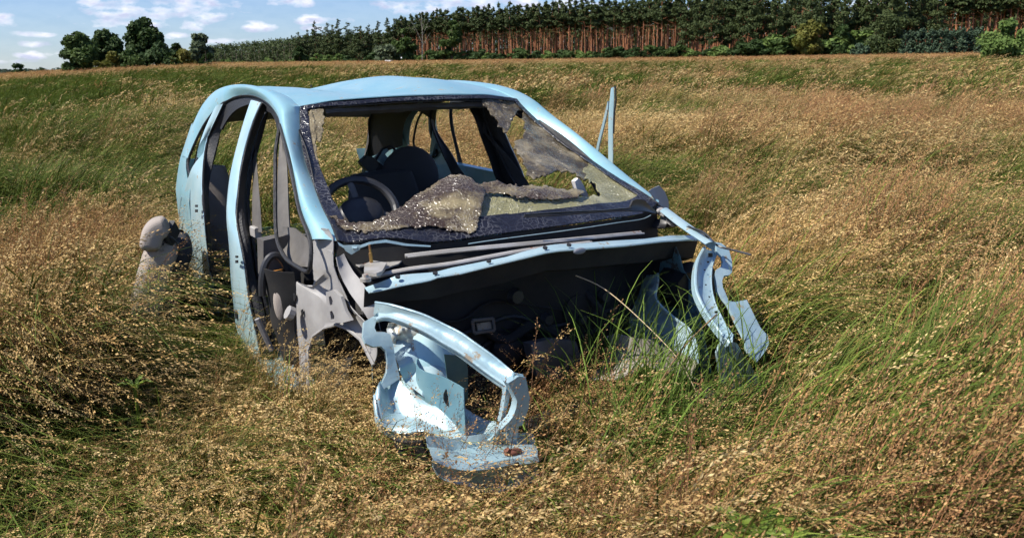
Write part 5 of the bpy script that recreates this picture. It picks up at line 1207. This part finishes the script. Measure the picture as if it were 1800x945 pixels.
ng.interface.new_socket('Geometry', in_out='INPUT', socket_type='NodeSocketGeometry'); ng.interface.new_socket('Geometry', in_out='OUTPUT', socket_type='NodeSocketGeometry')
gi = N(ng, 'NodeGroupInput'); go = N(ng, 'NodeGroupOutput')
def na(nm, ty): n = N(ng, 'GeometryNodeInputNamedAttribute', data_type=ty); n.inputs[0].default_value = nm; return n.outputs[0]
pa = na('proto', 'INT'); cmpn = N(ng, 'FunctionNodeCompare', data_type='INT', operation='GREATER_THAN'); lk(ng, pa, cmpn.inputs[2]); cmpn.inputs[3].default_value = 0
sepg = N(ng, 'GeometryNodeSeparateGeometry', domain='POINT'); lk(ng, gi.outputs[0], sepg.inputs[0]); lk(ng, cmpn.outputs[0], sepg.inputs[1])
spl = N(ng, 'GeometryNodeSplitToInstances', domain='POINT'); lk(ng, sepg.outputs[0], spl.inputs[0]); lk(ng, pa, spl.inputs['Group ID'])
iop = N(ng, 'GeometryNodeInstanceOnPoints'); lk(ng, sepg.outputs[1], iop.inputs['Points']); lk(ng, spl.outputs[0], iop.inputs['Instance']); iop.inputs['Pick Instance'].default_value = True
lk(ng, na('pick', 'INT'), iop.inputs['Instance Index']); lk(ng, na('rot', 'FLOAT_VECTOR'), iop.inputs['Rotation']); lk(ng, na('scl', 'FLOAT_VECTOR'), iop.inputs['Scale'])
lk(ng, iop.outputs[0], go.inputs[0])
md = grass.modifiers.new('clumps', 'NODES'); md.node_group = ng
tag(grass, 'tall dry golden grass with seed heads and green tussocks bent by wind', 'grass', kind='stuff')

# two long stray stalks across the engine bay
for L_, r_, m_, lb in (([(1012, 484, 3.15), (1060, 506, 3.1), (1120, 556, 3.0), (1190, 628, 2.85), (1225, 690, 2.8)], .0024, (.50, .38, .22), 'long pale dry stalk slanting across the open engine bay'), ([(1260, 552, 3.0), (1200, 612, 2.85), (1150, 690, 2.7), (1105, 780, 2.5)], .0030, (.20, .12, .05), 'brown dead stem crossing in front of the beige tray')):
    tag(MB().tube([W2(*q) for q in L_], [r_, r_*.6], 5, res=5).build('dry_stalk', mat('dry_stalk', m_, .8)), lb, 'stalk')
# broad-leaved weed at the bottom of the picture
def weed(name, loc, n, L, wd, m_, label, cat, seed, up=.5):
    g = random.Random(seed); r = empty(name, loc)
    for i in range(n):
        a = 2*pi*i/n+g.uniform(-.3, .3); l = L*g.uniform(.7, 1.1); d = Vector((cos(a), sin(a), 0)); s_ = Vector((-sin(a), cos(a), 0)); G = []
        for k in range(9):
            t = k/8; p = d*l*t+Vector((0, 0, .03+l*up*(t-.75*t*t)+.10)); w = wd*sin(pi*min(1, .08+t*.92))**.7; G.append([p+s_*w*q+Vector((0, 0, .25*w*abs(q)+.004*sin(k*2+q*3))) for q in (-1, -.5, 0, .5, 1)])
        MB().grid(G).build('leaf', m_, r)
    MB().tube([(0, 0, -.05), (0, 0, .14)], .006, 6).build('stem', m_, r)
    tag(r, label, cat)
wl_ = W2(1345, 900, 1.75); M_weed = mat('weed_leaf', (.12, .20, .02), .6, var=(.20, .26, .035), scale=18, transl=.35)
weed('dock_plant', (wl_.x, wl_.y, .30), 9, .15, .019, M_weed, 'bright green broad leaved weed low in the grass before the car', 'weed', 4)
wl_ = W2(232, 640, 3.3); weed('dock_plant', (wl_.x, wl_.y, .16), 5, .07, .009, M_weed, 'small green leafy weed in the dry grass left of the car', 'weed', 5, 1.2)
